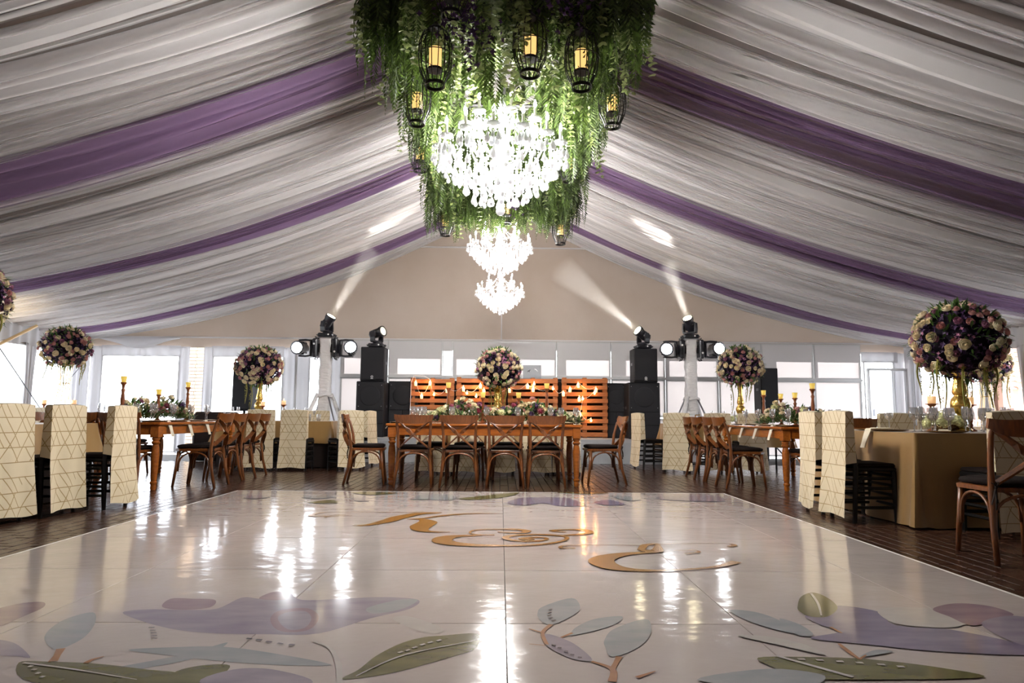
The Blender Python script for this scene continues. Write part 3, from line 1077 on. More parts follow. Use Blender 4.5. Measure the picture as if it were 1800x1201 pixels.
print_stroke([(1.287, 2.52), (1.335, 2.566)], [0.012, 0.006], 'ink_stem', 'printed_stem')
print_stroke([(1.001, 2.55), (1.175, 2.348)], [0.018, 0.018], 'ink_pale', 'leaf_vein', top=True)
print_stroke([(1.064, 2.516), (1.089, 2.514)], [0.016, 0.016], 'ink_pale', 'leaf_dot', top=True)
print_stroke([(1.126, 2.508), (1.151, 2.506)], [0.016, 0.016], 'ink_pale', 'leaf_dot', top=True)
print_stroke([(1.191, 2.495), (1.216, 2.492)], [0.016, 0.016], 'ink_pale', 'leaf_dot', top=True)
print_stroke([(1.254, 2.482), (1.279, 2.479)], [0.016, 0.016], 'ink_pale', 'leaf_dot', top=True)
print_stroke([(1.321, 2.466), (1.346, 2.463)], [0.016, 0.016], 'ink_pale', 'leaf_dot', top=True)
print_stroke([(1.379, 2.445), (1.403, 2.443)], [0.016, 0.016], 'ink_pale', 'leaf_dot', top=True)
print_shape([(0.938, 2.784), (1.056, 2.768), (1.154, 2.687), (1.184, 2.565), (1.076, 2.655)], 'ink_pale', 'printed_leaf')
print_shape([(-0.426, 7.151), (-0.194, 7.424), (0.215, 7.774), (0.055, 7.334), (-0.233, 7.102)], 'ink_green', 'printed_leaf')
print_shape([(0.075, 6.858), (0.201, 7.24), (0.424, 7.312), (0.69, 7.265), (0.831, 6.719), (0.586, 6.641), (0.421, 6.857), (0.23, 6.675)], 'ink_violet', 'printed_flower')
print_shape([(0.942, 6.953), (1.135, 7.13), (1.222, 6.788), (1.025, 6.727)], 'ink_violet', 'printed_petal')
print_shape([(0.613, 7.842), (0.938, 7.907), (1.226, 7.783), (0.911, 7.676)], 'ink_green', 'printed_leaf')
print_shape([(-0.912, 7.107), (-0.845, 7.454), (-0.65, 7.506), (-0.463, 7.348), (-0.491, 7.052), (-0.706, 7.079)], 'ink_blue', 'printed_flower')
print_shape([(-1.59, 7.676), (-1.45, 7.752), (-1.284, 7.693), (-1.412, 7.553)], 'ink_green', 'printed_leaf')
print_shape([(-1.492, 7.216), (-1.397, 7.22), (-1.307, 6.975), (-1.437, 6.95)], 'ink_lilac', 'printed_petal')
print_shape([(1.193, 7.495), (1.36, 7.441), (1.468, 7.204), (1.302, 7.1)], 'ink_blue', 'printed_leaf')
print_shape([(1.646, 7.312), (1.835, 7.528), (2.354, 7.555), (2.28, 7.09), (1.857, 7.126)], 'ink_lilac', 'printed_flower')
print_shape([(-2.629, 7.174), (-2.579, 7.4), (-2.382, 7.259), (-2.46, 7.064)], 'ink_lilac', 'printed_petal')
print_shape([(-1.86, 6.76), (-1.792, 6.915), (-1.675, 7.01), (-1.584, 6.772)], 'ink_green', 'printed_leaf')
print_shape([(-1.616, 7.663), (-1.441, 7.727), (-1.113, 7.635), (-1.391, 7.462)], 'ink_green', 'printed_leaf')
print_shape([(-2.05, 7.227), (-1.945, 7.382), (-1.714, 7.293), (-1.839, 7.095)], 'ink_blue', 'printed_leaf')
print_stroke([(-0.516, 6.119), (-0.704, 6.069), (-0.836, 5.863), (-0.916, 5.635), (-1.029, 5.446), (-1.138, 5.431)], [0.02, 0.1, 0.14, 0.12, 0.05, 0.01], 'ink_gold', 'gold_letter')
print_stroke([(-0.51, 6.162), (-0.878, 6.147), (-1.29, 6.159), (-1.543, 6.106), (-1.599, 5.939), (-1.449, 5.892)], [0.03, 0.02, 0.014, 0.03, 0.06, 0.02], 'ink_gold', 'gold_letter')
print_stroke([(-1.352, 5.896), (-1.455, 5.84), (-1.39, 5.974), (-1.25, 5.926)], [0.012, 0.02, 0.02, 0.01], 'ink_gold', 'gold_letter')
print_stroke([(0.031, 6.112), (-0.158, 6.119), (-0.359, 6.055), (-0.511, 5.941), (-0.652, 5.793), (-0.762, 5.751)], [0.01, 0.03, 0.05, 0.05, 0.04, 0.02], 'ink_gold', 'gold_letter')
print_stroke([(-0.745, 5.764), (-0.637, 5.743), (-0.577, 5.599), (-0.606, 5.394), (-0.589, 5.245), (-0.51, 5.156), (-0.362, 5.141)], [0.02, 0.06, 0.16, 0.17, 0.12, 0.05, 0.01], 'ink_gold', 'gold_letter')
print_stroke([(-0.035, 5.034), (-0.162, 5.04), (-0.216, 5.126), (-0.177, 5.238), (-0.064, 5.272), (0.112, 5.278), (0.203, 5.209), (0.152, 5.127), (-0.014, 5.152)], [0.03, 0.02, 0.02, 0.025, 0.03, 0.05, 0.07, 0.05, 0.02], 'ink_gold', 'gold_letter')
print_stroke([(-0.127, 5.013), (-0.292, 4.98), (-0.384, 4.886), (-0.373, 4.747), (-0.21, 4.645), (0.038, 4.627), (0.272, 4.673), (0.442, 4.821), (0.465, 4.983), (0.311, 5.054), (0.141, 5.03), (0.048, 4.953), (0.071, 4.846), (0.183, 4.788), (0.314, 4.835), (0.319, 4.924), (0.221, 4.939), (0.154, 4.883), (0.242, 4.859)], [0.02, 0.07, 0.14, 0.14, 0.09, 0.045, 0.035, 0.03, 0.035, 0.04, 0.045, 0.05, 0.05, 0.035, 0.03, 0.03, 0.04, 0.05, 0.05], 'ink_gold', 'gold_letter')
print_stroke([(0.461, 5.03), (0.602, 5.082), (0.667, 5.162), (0.641, 5.263), (0.502, 5.28), (0.386, 5.224), (0.491, 5.167)], [0.03, 0.05, 0.06, 0.05, 0.03, 0.04, 0.02], 'ink_gold', 'gold_letter')
print_stroke([(0.493, 4.552), (0.402, 4.557), (0.441, 4.645), (0.661, 4.659), (0.958, 4.659)], [0.02, 0.03, 0.02, 0.012, 0.012], 'ink_gold', 'gold_letter')
print_stroke([(0.911, 4.494), (0.975, 4.667), (1.073, 4.719)], [0.05, 0.05, 0.02], 'ink_gold', 'gold_letter')
print_stroke([(0.911, 4.494), (0.976, 4.458), (1.018, 4.496), (1.065, 4.702)], [0.05, 0.09, 0.08, 0.02], 'ink_gold', 'gold_letter')
print_stroke([(0.99, 4.422), (0.812, 4.381), (0.663, 4.274), (0.604, 4.141), (0.646, 3.995), (0.765, 3.921), (0.948, 3.919), (1.177, 3.981), (1.328, 4.075), (1.412, 4.158)], [0.02, 0.07, 0.13, 0.16, 0.13, 0.06, 0.03, 0.03, 0.05, 0.07], 'ink_gold', 'gold_letter')
print_stroke([(1.062, 4.702), (1.308, 4.734), (1.533, 4.739), (1.577, 4.683), (1.521, 4.633)], [0.015, 0.012, 0.012, 0.04, 0.04], 'ink_gold', 'gold_letter')
print_stroke([(1.115, 4.476), (1.243, 4.502), (1.271, 4.443), (1.165, 4.383)], [0.012, 0.015, 0.02, 0.02], 'ink_gold', 'gold_letter')

# ================================================================ CROSS-BACK CHAIRS
def cross_chair(name, label):
    """facing +Y, back at -Y; origin on the floor under the middle of the seat"""
    t = thing(name, label, 'chair')
    W, D, SH, H = .42, .40, .455, .868
    wd = MT['chair_wood']
    # seat: rounded trapezoid
    out = []
    for a, (x, y) in enumerate(((-W / 2 * .86, -D / 2), (W / 2 * .86, -D / 2), (W / 2 * 1.04, D / 2 - .05), (W / 2 * .8, D / 2 + .01), (-W / 2 * .8, D / 2 + .01), (-W / 2 * 1.04, D / 2 - .05))):
        out.append((x, y))
    n = len(out)
    s = MB().add([(x, y, SH - .03) for x, y in out] + [(x * 1.01, y * 1.01, SH - .006) for x, y in out] + [(x * .96, y * .96, SH) for x, y in out],
                 [tuple(range(n))[::-1], tuple(range(2 * n, 3 * n))] + [(k, (k + 1) % n, n + (k + 1) % n, n + k) for k in range(n)] + [(n + k, n + (k + 1) % n, 2 * n + (k + 1) % n, 2 * n + k) for k in range(n)])
    s.build('seat', wd, t)
    q = [(x * .93, y * .93) for x, y in out]
    c = MB()
    lay = [(.96, SH + .001), (1.03, SH + .018), (1.0, SH + .036), (.86, SH + .046)]
    vs = [(x * k, y * k, z) for k, z in lay for x, y in q]
    fs = [tuple(range(n))[::-1], tuple(range(3 * n, 4 * n))]
    for L in range(3):
        fs += [(L * n + k, L * n + (k + 1) % n, (L + 1) * n + (k + 1) % n, (L + 1) * n + k) for k in range(n)]
    cu = c.add(vs, fs).build('cushion', 'cushion', t, smooth=True)
    for sx in (-1, 1):
        tie = MB()
        x0, y0 = sx * W * .43, -D / 2 - .035
        for dx, dz in ((.03, .03), (-.02, .035), (.035, -.10), (.01, -.13)):
            tie.strap([(x0, y0, SH + .005), (x0 + sx * dx * .6, y0 - .012, SH + dz * .6 + .01), (x0 + sx * dx, y0 - .01, SH + dz)], (0, 1, 0.3), .012, .003)
        tie.ball((x0, y0 - .004, SH + .005), .012, 6, 4)
        tie.build('cushion_tie', 'dark_cloth', cu)
    # rear legs carry on up as back posts
    for sx in (-1, 1):
        L = MB()
        pts = [(sx * .225, -D / 2 - .085, 0), (sx * .205, -D / 2 - .03, .22), (sx * .19, -D / 2 - .005, SH - .02), (sx * .195, -D / 2 - .025, .62), (sx * .205, -D / 2 - .07, .78), (sx * .21, -D / 2 - .10, H - .045)]
        L.tube(pts, [.016, .019, .021, .018, .016, .014], 8)
        L.build('leg', wd, t, smooth=True)
        F = MB()
        F.tube([(sx * .205, D / 2 + .01, 0), (sx * .195, D / 2 - .015, .22), (sx * .18, D / 2 - .035, SH - .02)], [.015, .018, .021], 8)
        F.build('leg', wd, t, smooth=True)
    # bentwood hoops under the seat
    def hoop(p0, p1, inset):
        pts = []
        a, b = Vector(p0), Vector(p1)
        for k in range(13):
            u = k / 12
            e = u + 0
            m = a.lerp(b, 0.5 - 0.5 * math.cos(PI * u))
            m.z = a.z + (SH - .045 - a.z) * math.sin(PI * u) ** .55
            pts.append(m)
        return MB().tube(pts, .0105, 6).build('hoop', wd, t, smooth=True)
    yb, yf = -D / 2 - .022, D / 2 - .02
    hoop((-.19, yb, .2), (.19, yb, .2), 0)
    hoop((-.18, yf, .2), (.18, yf, .2), 0)
    hoop((-.20, yb + .02, .19), (-.195, yf - .02, .19), 0)
    hoop((.20, yb + .02, .19), (.195, yf - .02, .19), 0)
    # wide curved top rail with flared ends
    R = MB()
    vs, fs = [], []
    NR = 14
    for i in range(NR + 1):
        u = i / NR * 2 - 1
        x = u * .235
        y = -D / 2 - .085 - .045 * (1 - u * u) + .0
        zt = H + .006 * math.cos(PI * u) + .016 * abs(u) ** 3
        zb = H - .092 - .012 * (1 - u * u) + .045 * abs(u) ** 5
        th = .012
        lean = -.02
        for yy, zz in ((y + th - lean * 0, zb), (y - th, zb), (y - th + lean, zt), (y + th + lean, zt)):
            vs.append((x, yy, zz))
    for i in range(NR):
        for k in range(4):
            k2 = (k + 1) % 4
            fs.append((i * 4 + k, (i + 1) * 4 + k, (i + 1) * 4 + k2, i * 4 + k2))
    fs += [(0, 1, 2, 3), (NR * 4 + 3, NR * 4 + 2, NR * 4 + 1, NR * 4)]
    smooth_by_angle(R.add(vs, fs).build('top_rail', wd, t), 50)
    for sx in (-1, 1):
        S = MB()
        pts = []
        for k in range(9):
            u = k / 8
            x = sx * (.185 - .35 * u)
            z = .80 - (.80 - SH - .03) * u
            y = -D / 2 - .085 - .055 * math.sin(PI * u) + .06 * u + sx * .006
            pts.append((x, y, z))
        S.strap(pts, (0.6, 0, .6 * sx), .048, .013)
        S.build('cross_slat', wd, t)
    return t


# ================================================================ COVERED CHAIRS
def covered_chair(name, label, seed, flare=0.0):
    """black chair, quilted cover pulled over the back and hanging to the floor behind"""
    t = thing(name, label, 'chair')
    r = random.Random(seed)
    bw_ = MT['black_wood']
    MB().bbox((0, -.022, .445), (.41, .365, .035), .012).build('seat', bw_, t)
    MB().bbox((0, -.018, .475), (.40, .35, .04), .016).build('cushion', 'cushion', t)
    for sx in (-1, 1):
        MB().tube([(sx * .19, .145, 0), (sx * .18, .14, .43)], [.018, .023], 6).build('leg', bw_, t)
        MB().tube([(sx * .19, -.215, 0), (sx * .185, -.185, .45), (sx * .175, -.225, .90)], [.018, .023, .014], 6).build('leg', bw_, t)
    for z in (.13, .21, .29, .37):
        s = MB()
        for sx in (-1, 1):
            s.tube([(sx * .187, -.19, z), (sx * .186, .14, z)], .014, 5)
        s.tube([(-.187, .142, z + .02), (.187, .142, z + .02)], .014, 5)
        s.build('stretcher', bw_, t)
    bk_ = MB()
    for x in (-.1, -.03, .03, .1):
        bk_.tube([(x, -.195, .46), (x, -.225, .86)], .008, 5)
    bk_.build('back_spindle', bw_, t)['kind'] = 'stuff'
    MB().tube([(-.18, -.225, .885), (.18, -.225, .885)], .014, 6).build('top_rail', bw_, t)
    # cover: one sheet; rear panel to the floor, side gussets and short front panel
    nu, nv = 12, 16
    c = MB()
    ph = r.uniform(0, 6)
    wv = r.uniform(.006, .014)

    def rear(u, v):
        z = .045 + (.925 - .045) * v
        hw = .204 + (.010 + flare) * (1 - v) ** 2
        x = (u - .5) * 2 * hw
        y = -.262 - .02 * (1 - v) + wv * math.sin(5 * u + ph + 2 * v) * (1 - v) ** .7 + .012 * (1 - v) * math.sin(11 * u + ph)
        y -= .05 * max(0, .45 - v) * (1 if True else 0)
        zz = z + (.012 * math.sin(6 * u + ph) + .012 * abs(2 * u - 1) ** 3) * (1 - v) ** 4 + .008 * math.sin(PI * u) * v ** 6
        return (x, y, zz)

    def front(u, v):
        z = .50 + (.925 - .50) * v
        x = (u - .5) * 2 * (.204 + .006 * (1 - v))
        return (x, -.185 - .012 * v + .004 * math.sin(7 * u + ph) * (1 - v), z + .008 * math.sin(PI * u) * v ** 6)
    c.grid(rear, nu, nv)
    c.grid(lambda u, v: front(1 - u, v), nu, 8)
    c.grid(lambda u, v: tuple(Vector(rear(u, 1)).lerp(Vector(front(u, 1)), v) + Vector((0, 0, .008 * math.sin(PI * v)))), nu, 2)
    for s in (0, 1):
        def side(u, v, s=s):
            a = Vector(rear(s, .5 + .5 * v))
            b = Vector(front(s, v))
            b.z = a.z * (1 - v) * 0 + b.z
            p = a.lerp(b, u if s == 1 else 1 - u)
            return tuple(p)
        c.grid(side, 2, 8)
    o = c.build('seat_cover', 'quilt', t, smooth=True)
    smooth_by_angle(o, 50)
    return t


# ================================================================ TABLES
def turned_leg(mb, x, y, top):
    pr = [(.026, 0), (.034, .02), (.03, .06), (.040, .075), (.040, .09), (.030, .10), (.036, .14), (.043, .30), (.047, .42), (.040, .50),
          (.032, .535), (.046, .55), (.048, .565), (.034, .58), (.046, .60), (.046, .612), (.03, .62)]
    k = (top - .14) / .62
    mb.lathe([(r, z * k) for r, z in pr], 14, (x, y, 0))


def wood_table(name, label, loc, lx, ly, rz=0):
    t = thing(name, label, 'table', loc, rz)
    H = .765
    top = MB()
    top.bbox((0, 0, H - .0175), (lx, ly, .035), .008)
    top.build('tabletop', 'table_wood', t)
    for sy in (-1, 1):
        MB().bbox((0, sy * (ly / 2 - .055), H - .035 - .055), (lx - .2, .028, .11), .003).build('apron', 'table_wood', t)
    for sx in (-1, 1):
        MB().bbox((sx * (lx / 2 - .055), 0, H - .09), (.028, ly - .2, .11), .003).build('apron', 'table_wood', t)
    for sx in (-1, 1):
        for sy in (-1, 1):
            L = MB()
            x, y = sx * (lx / 2 - .075), sy * (ly / 2 - .075)
            L.bbox((x, y, H - .035 - .07), (.10, .10, .14), .006)
            turned_leg(L, x, y, H - .035 + .002)
            smooth_by_angle(L.build('leg', 'table_wood', t), 35)
    return t


def cloth_table(name, label, loc, lx, ly, drop, clabel, rz=0, seed=1, mat='gold_cloth', shade_sheet=False):
    """banquet table (top, folding legs) with a cloth over it"""
    t = thing(name, label, 'table', loc, rz, 'cloth covered banquet tables')
    MB().bbox((0, 0, .735), (lx - .01, ly - .01, .03), .005).build('tabletop', 'black_wood', t)
    for sx in (-1, 1):
        for sy in (-1, 1):
            MB().tube([(sx * (lx / 2 - .2), sy * (ly / 2 - .15), 0), (sx * (lx / 2 - .2), sy * (ly / 2 - .15), .72)], .018, 6).build('leg', 'black_metal', t)
    if shade_sheet:  # dark sheets added for the shade below the short cloth
        k = MB()
        for a, b in (((-1, -1), (1, -1)), ((1, -1), (1, 1)), ((1, 1), (-1, 1)), ((-1, 1), (-1, -1))):
            p0, p1 = Vector((a[0] * (lx / 2 - .03), a[1] * (ly / 2 - .03), 0)), Vector((b[0] * (lx / 2 - .03), b[1] * (ly / 2 - .03), 0))
            n_ = Vector((p1.y - p0.y, p0.x - p1.x, 0)).normalized()
            k.grid(lambda u, v, p0=p0, p1=p1, n_=n_: tuple(p0.lerp(p1, u) + n_ * .012 * math.sin(40 * u) * (1 - v) + Vector((0, 0, .01 + .70 * v))), 24, 1)
        k.build('table_shade', 'dark_cloth', t, True)
    r = random.Random(seed)
    H = .757
    hz = H - drop
    # perimeter points with a rounded corner, folds growing downward
    per = []
    rad = .035
    seg = 26
    hx, hy = lx / 2 + .004, ly / 2 + .004
    for (cx, cy, a0) in ((hx - rad, hy - rad, 0), (-hx + rad, hy - rad, 90), (-hx + rad, -hy + rad, 180), (hx - rad, -hy + rad, 270)):
        arc = [(cx + rad * math.cos(math.radians(a0 + q)), cy + rad * math.sin(math.radians(a0 + q)), 1 - abs(q - 45) / 60, a0 + q) for q in range(0, 91, 15)]
        per += arc
        nx_, ny_ = {0: (-hx + rad, hy), 90: (-hx, -hy + rad), 180: (hx - rad, -hy), 270: (hx, hy - rad)}[a0]
        x0, y0 = arc[-1][0], arc[-1][1]
        for k in range(1, seg):
            u = k / seg
            per.append((x0 + (nx_ - x0) * u, y0 + (ny_ - y0) * u, 0, a0 + 90))
    n = len(per)
    vs, fs = [], []
    LV = 8
    ph = r.uniform(0, 6)
    for L in range(LV + 1):
        v = L / LV
        for k, (x, y, cor, ang) in enumerate(per):
            a = math.radians(ang)
            fold = (.030 * math.sin(k * .83 + ph) + .022 * math.sin(k * .37 + 2 * ph)) * min(1, drop / .5)
            o = v ** 1.2 * (cor * .13 * min(1, drop / .5) + .012 + (.03 + fold) * (1 if cor == 0 else .3))
            zz = H - drop * v if v < 1 else max(hz, .006) + (.004 if cor else .006 * math.sin(k * .5))
            vs.append((x + o * math.cos(a), y + o * math.sin(a), max(.005, zz)))
    for L in range(LV):
        for k in range(n):
            k2 = (k + 1) % n
            fs.append((L * n + k2, L * n + k, (L + 1) * n + k, (L + 1) * n + k2))
    fs.append(tuple(range(n)))
    c = MB().add(vs, fs).build('tablecloth', mat, None, smooth=True)
    smooth_by_angle(c, 50)
    c.location = loc
    c.rotation_euler = (0, 0, rz)
    tag(c, clabel, 'tablecloth', 'gold tablecloths')
    return t

# ================================================================ TABLEWARE
def prof_glass(h, rb):
    return [(.034, 0), (.032, .003), (.006, .008), (.0045, .02), (.0045, h * .44), (.012, h * .47), (rb * .8, h * .56), (rb, h * .70), (rb * .96, h * .85), (rb * .80, h)]


wine_me = MB().lathe(prof_glass(.215, .040), 14, cap=False).mesh('wine_glass', MT['glass'], True)
flute_me = MB().lathe([(.032, 0), (.03, .003), (.006, .008), (.0045, .02), (.0045, .10), (.018, .12), (.026, .16), (.024, .225)], 12, cap=False).mesh('water_goblet', MT['glass'], True)
tumbler_me = MB().lathe([(.001, .004), (.030, .004), (.032, 0), (.036, .06), (.038, .115)], 12, cap=False).mesh('tumbler', MT['glass'], True)


def glass(kind, x, y, z, label, group):
    me = {'wine_glass': wine_me, 'water_goblet': flute_me, 'tumbler': tumbler_me}[kind]
    o = link(kind, me, None, (x, y, z))
    return tag(o, label, 'glass', group)


charger_me = MB().lathe([(.001, .004), (.10, .004), (.115, .006), (.160, .014), (.163, .016), (.160, .010), (.115, 0), (.001, 0)], 28, cap=False).mesh('charger_plate', MT['charger'], True)


def charger(x, y, z, label, group):
    return tag(link('charger_plate', charger_me, None, (x, y, z)), label, 'plate', group)


def napkin(x, y, z, rz, label, group, drop=.16, inner=.20, wd=.075):
    """folded napkin lying on the place setting and hanging over the table edge; local +X points out over the edge"""
    pts = []
    for k in range(7):
        u = k / 6
        pts.append((-inner + inner * u, 0, .018 - .006 * u))
    for a in (30, 60, 90):
        pts.append((.012 * math.sin(math.radians(a)) + .006, 0, .012 - .018 * (1 - math.cos(math.radians(a)))))
    for k in range(1, 5):
        pts.append((.022 + .013 * k, 0, -.01 - drop * k / 4))
    mb = MB()
    mb.strap(pts, (0, 1, 0), [wd * (1 + .12 * math.sin(i * .9)) for i in range(len(pts))], .006)
    o = mb.build('napkin', 'napkin', None)
    o.location = (x, y, z)
    o.rotation_euler = (0, 0, rz)
    return tag(o, label, 'napkin', group)


def candlestick(name, label, x, y, z, h, cup, group=None, thick=1.0):
    t = thing(name, label, 'candle holder', (x, y, z), 0, group)
    k = thick
    pr = [(.050 * k, 0), (.052 * k, .012), (.030 * k, .022), (.016 * k, .04), (.022 * k, .06), (.013 * k, .08), (.018 * k, h * .35), (.026 * k, h * .55), (.016 * k, h * .74), (.024 * k, h * .80), (.013 * k, h * .85), (.020 * k, h * .93), (.036 * k, h * .975), (.037 * k, h)]
    smooth_by_angle(MB().lathe(pr, 12).build('stick', 'candle_wood', t), 45)
    if cup == 'cup':
        MB().lathe([(.026, h + .001), (.028, h + .006), (.036, h + .07), (.034, h + .07), (.026, h + .01), (.001, h + .008)], 10, cap=False).build('glass_cup', 'yellow_glass', t, True)
        MB().lathe([(.026, h + .009), (.029, h + .045), (.001, h + .046)], 10).build('candle', 'candle', t, True)
    else:
        MB().lathe([(.055 * k, h), (.058 * k, h + .008), (.02, h + .010)], 14).build('drip_pan', 'candle_wood', t)
        c = MB().lathe([(.036, h + .010), (.037, h + .075), (.030, h + .078), (.001, h + .072)], 12).build('candle', 'candle', t, True)
        MB().lathe([(.001, h + .075), (.006, h + .085), (.004, h + .098), (.0005, h + .112)], 6).build('flame', 'flame', c, True)
    return t


# ================================================================ FLOWERS
def rose_mesh(mat, seed):
    r = random.Random(seed)
    mb = MB()
    n = 9
    for R, h0, h1, op, tw in ((1.0, -.35, .30, 1.0, 0), (.80, -.1, .52, .80, .4), (.56, .1, .66, .52, .9), (.30, .2, .72, .24, 1.5)):
        ph = r.uniform(0, 6)

        def fn(u, v, R=R, h0=h0, h1=h1, op=op, ph=ph):
            a = 2 * PI * u + tw
            rr = (R * .35 * (1 - v) + R * op * v) if v < 1 else R * op * 1.03
            rr = R * (.45 + .6 * math.sin(v * PI * .62)) * (1 + .07 * math.sin(3 * a + ph))
            z = h0 + (h1 - h0) * v + .07 * math.sin(5 * a + ph) * v
            return (rr * math.cos(a), rr * math.sin(a), z)
        mb.grid(fn, n, 3)
    mb.ball((0, 0, .45), .22, 6, 4, 1.2)
    mb.ball((0, 0, -.1), .5, 6, 4, .8)
    return mb.mesh('rose', mat, True)


ROSE = {c: [rose_mesh(MT[c], k + 10 * i) for k in range(2)] for i, c in enumerate(('cream_rose', 'pink_rose', 'mauve_rose', 'wine'))}


def leaf_quads(mb, base, direction, up, L, wd):
    """one pointed leaf folded along its rib"""
    d = Vector(direction).normalized()
    s = d.cross(Vector(up))
    s = s.normalized() if s.length > 1e-4 else d.orthogonal().normalized()
    n = s.cross(d)
    b = Vector(base)
    m1 = b + d * L * .35 + n * L * .06
    m2 = b + d * L * .72 + n * L * .05
    tip = b + d * L - n * L * .05
    mb.add([b, m1 + s * wd * .5 - n * wd * .12, m1, m1 - s * wd * .5 - n * wd * .12, m2 + s * wd * .38 - n * wd * .12, m2, m2 - s * wd * .38 - n * wd * .12, tip],
           [(0, 1, 2), (0, 2, 3), (1, 4, 5, 2), (2, 5, 6, 3), (4, 7, 5), (5, 7, 6)])


def floret(mb, p, nrm, r, rnd):
    """four-petalled floret"""
    n = Vector(nrm).normalized()
    a = n.orthogonal().normalized()
    a.rotate(Matrix.Rotation(rnd.uniform(0, 6), 3, n))
    b = n.cross(a)
    p = Vector(p)
    c = p - n * r * .25
    vs = [c]
    for k in range(8):
        th = k * PI / 4
        rr = r * (1.0 if k % 2 == 0 else .5)
        vs.append(p + (a * math.cos(th) + b * math.sin(th)) * rr + n * (r * .15 if k % 2 == 0 else 0))
    mb.add(vs, [(0, 1 + k, 1 + (k + 1) % 8) for k in range(8)])


def hydrangea_mesh(mat, seed):
    r = random.Random(seed)
    mb = MB()
    mb.ball((0, 0, 0), .72, 8, 6, .8)
    for k in range(46):
        z = 1 - 1.5 * (k + .5) / 46
        a = k * 2.4
        q = math.sqrt(max(0, 1 - z * z))
        d = Vector((q * math.cos(a), q * math.sin(a), z * .85))
        floret(mb, d * r.uniform(.88, 1.0), d + Vector((r.uniform(-.3, .3), r.uniform(-.3, .3), r.uniform(-.3, .3))), .26, r)
    return mb.mesh('hydrangea', mat)


HYD = {'green': hydrangea_mesh(MT['hydrangea'], 1), 'violet': hydrangea_mesh(MT['violet'], 2), 'wine': hydrangea_mesh(MT['wine'], 3), 'mauve': hydrangea_mesh(MT['mauve_rose'], 4)}


def put(name, me, parent, p, d, s, rnd):
    o = link(name, me, parent, p)
    q = Vector(d).to_track_quat('Z', 'Y')
    o.rotation_mode = 'QUATERNION'
    q.rotate(Matrix.Rotation(0, 3, 'Z'))
    o.rotation_quaternion = q
    o.scale = (s, s, s * rnd.uniform(.85, 1.1))
    return o


def tassel_mesh(L, seed):
    r = random.Random(seed)
    mb = MB()
    pts = [(.02 * math.sin(k * .8 + seed), .02 * math.cos(k * .6 + seed), -L * k / 6) for k in range(7)]
    mb.tube(pts, [.010, .010, .009, .008, .007, .006, .003], 5)
    for k in range(int(L * 190)):
        u = r.random()
        p = Vector(pts[0]).lerp(Vector(pts[-1]), u)
        d = Vector((r.uniform(-1, 1), r.uniform(-1, 1), r.uniform(-1.2, .1))).normalized()
        leaf_quads(mb, p + d * .006, d, (0, 0, 1), .026 * (1.25 - u), .014)
    return mb.mesh('hanging_tassel', MT['tassel'])


TAS = [tassel_mesh(L, i) for i, L in enumerate((.34, .46, .58, .40))]


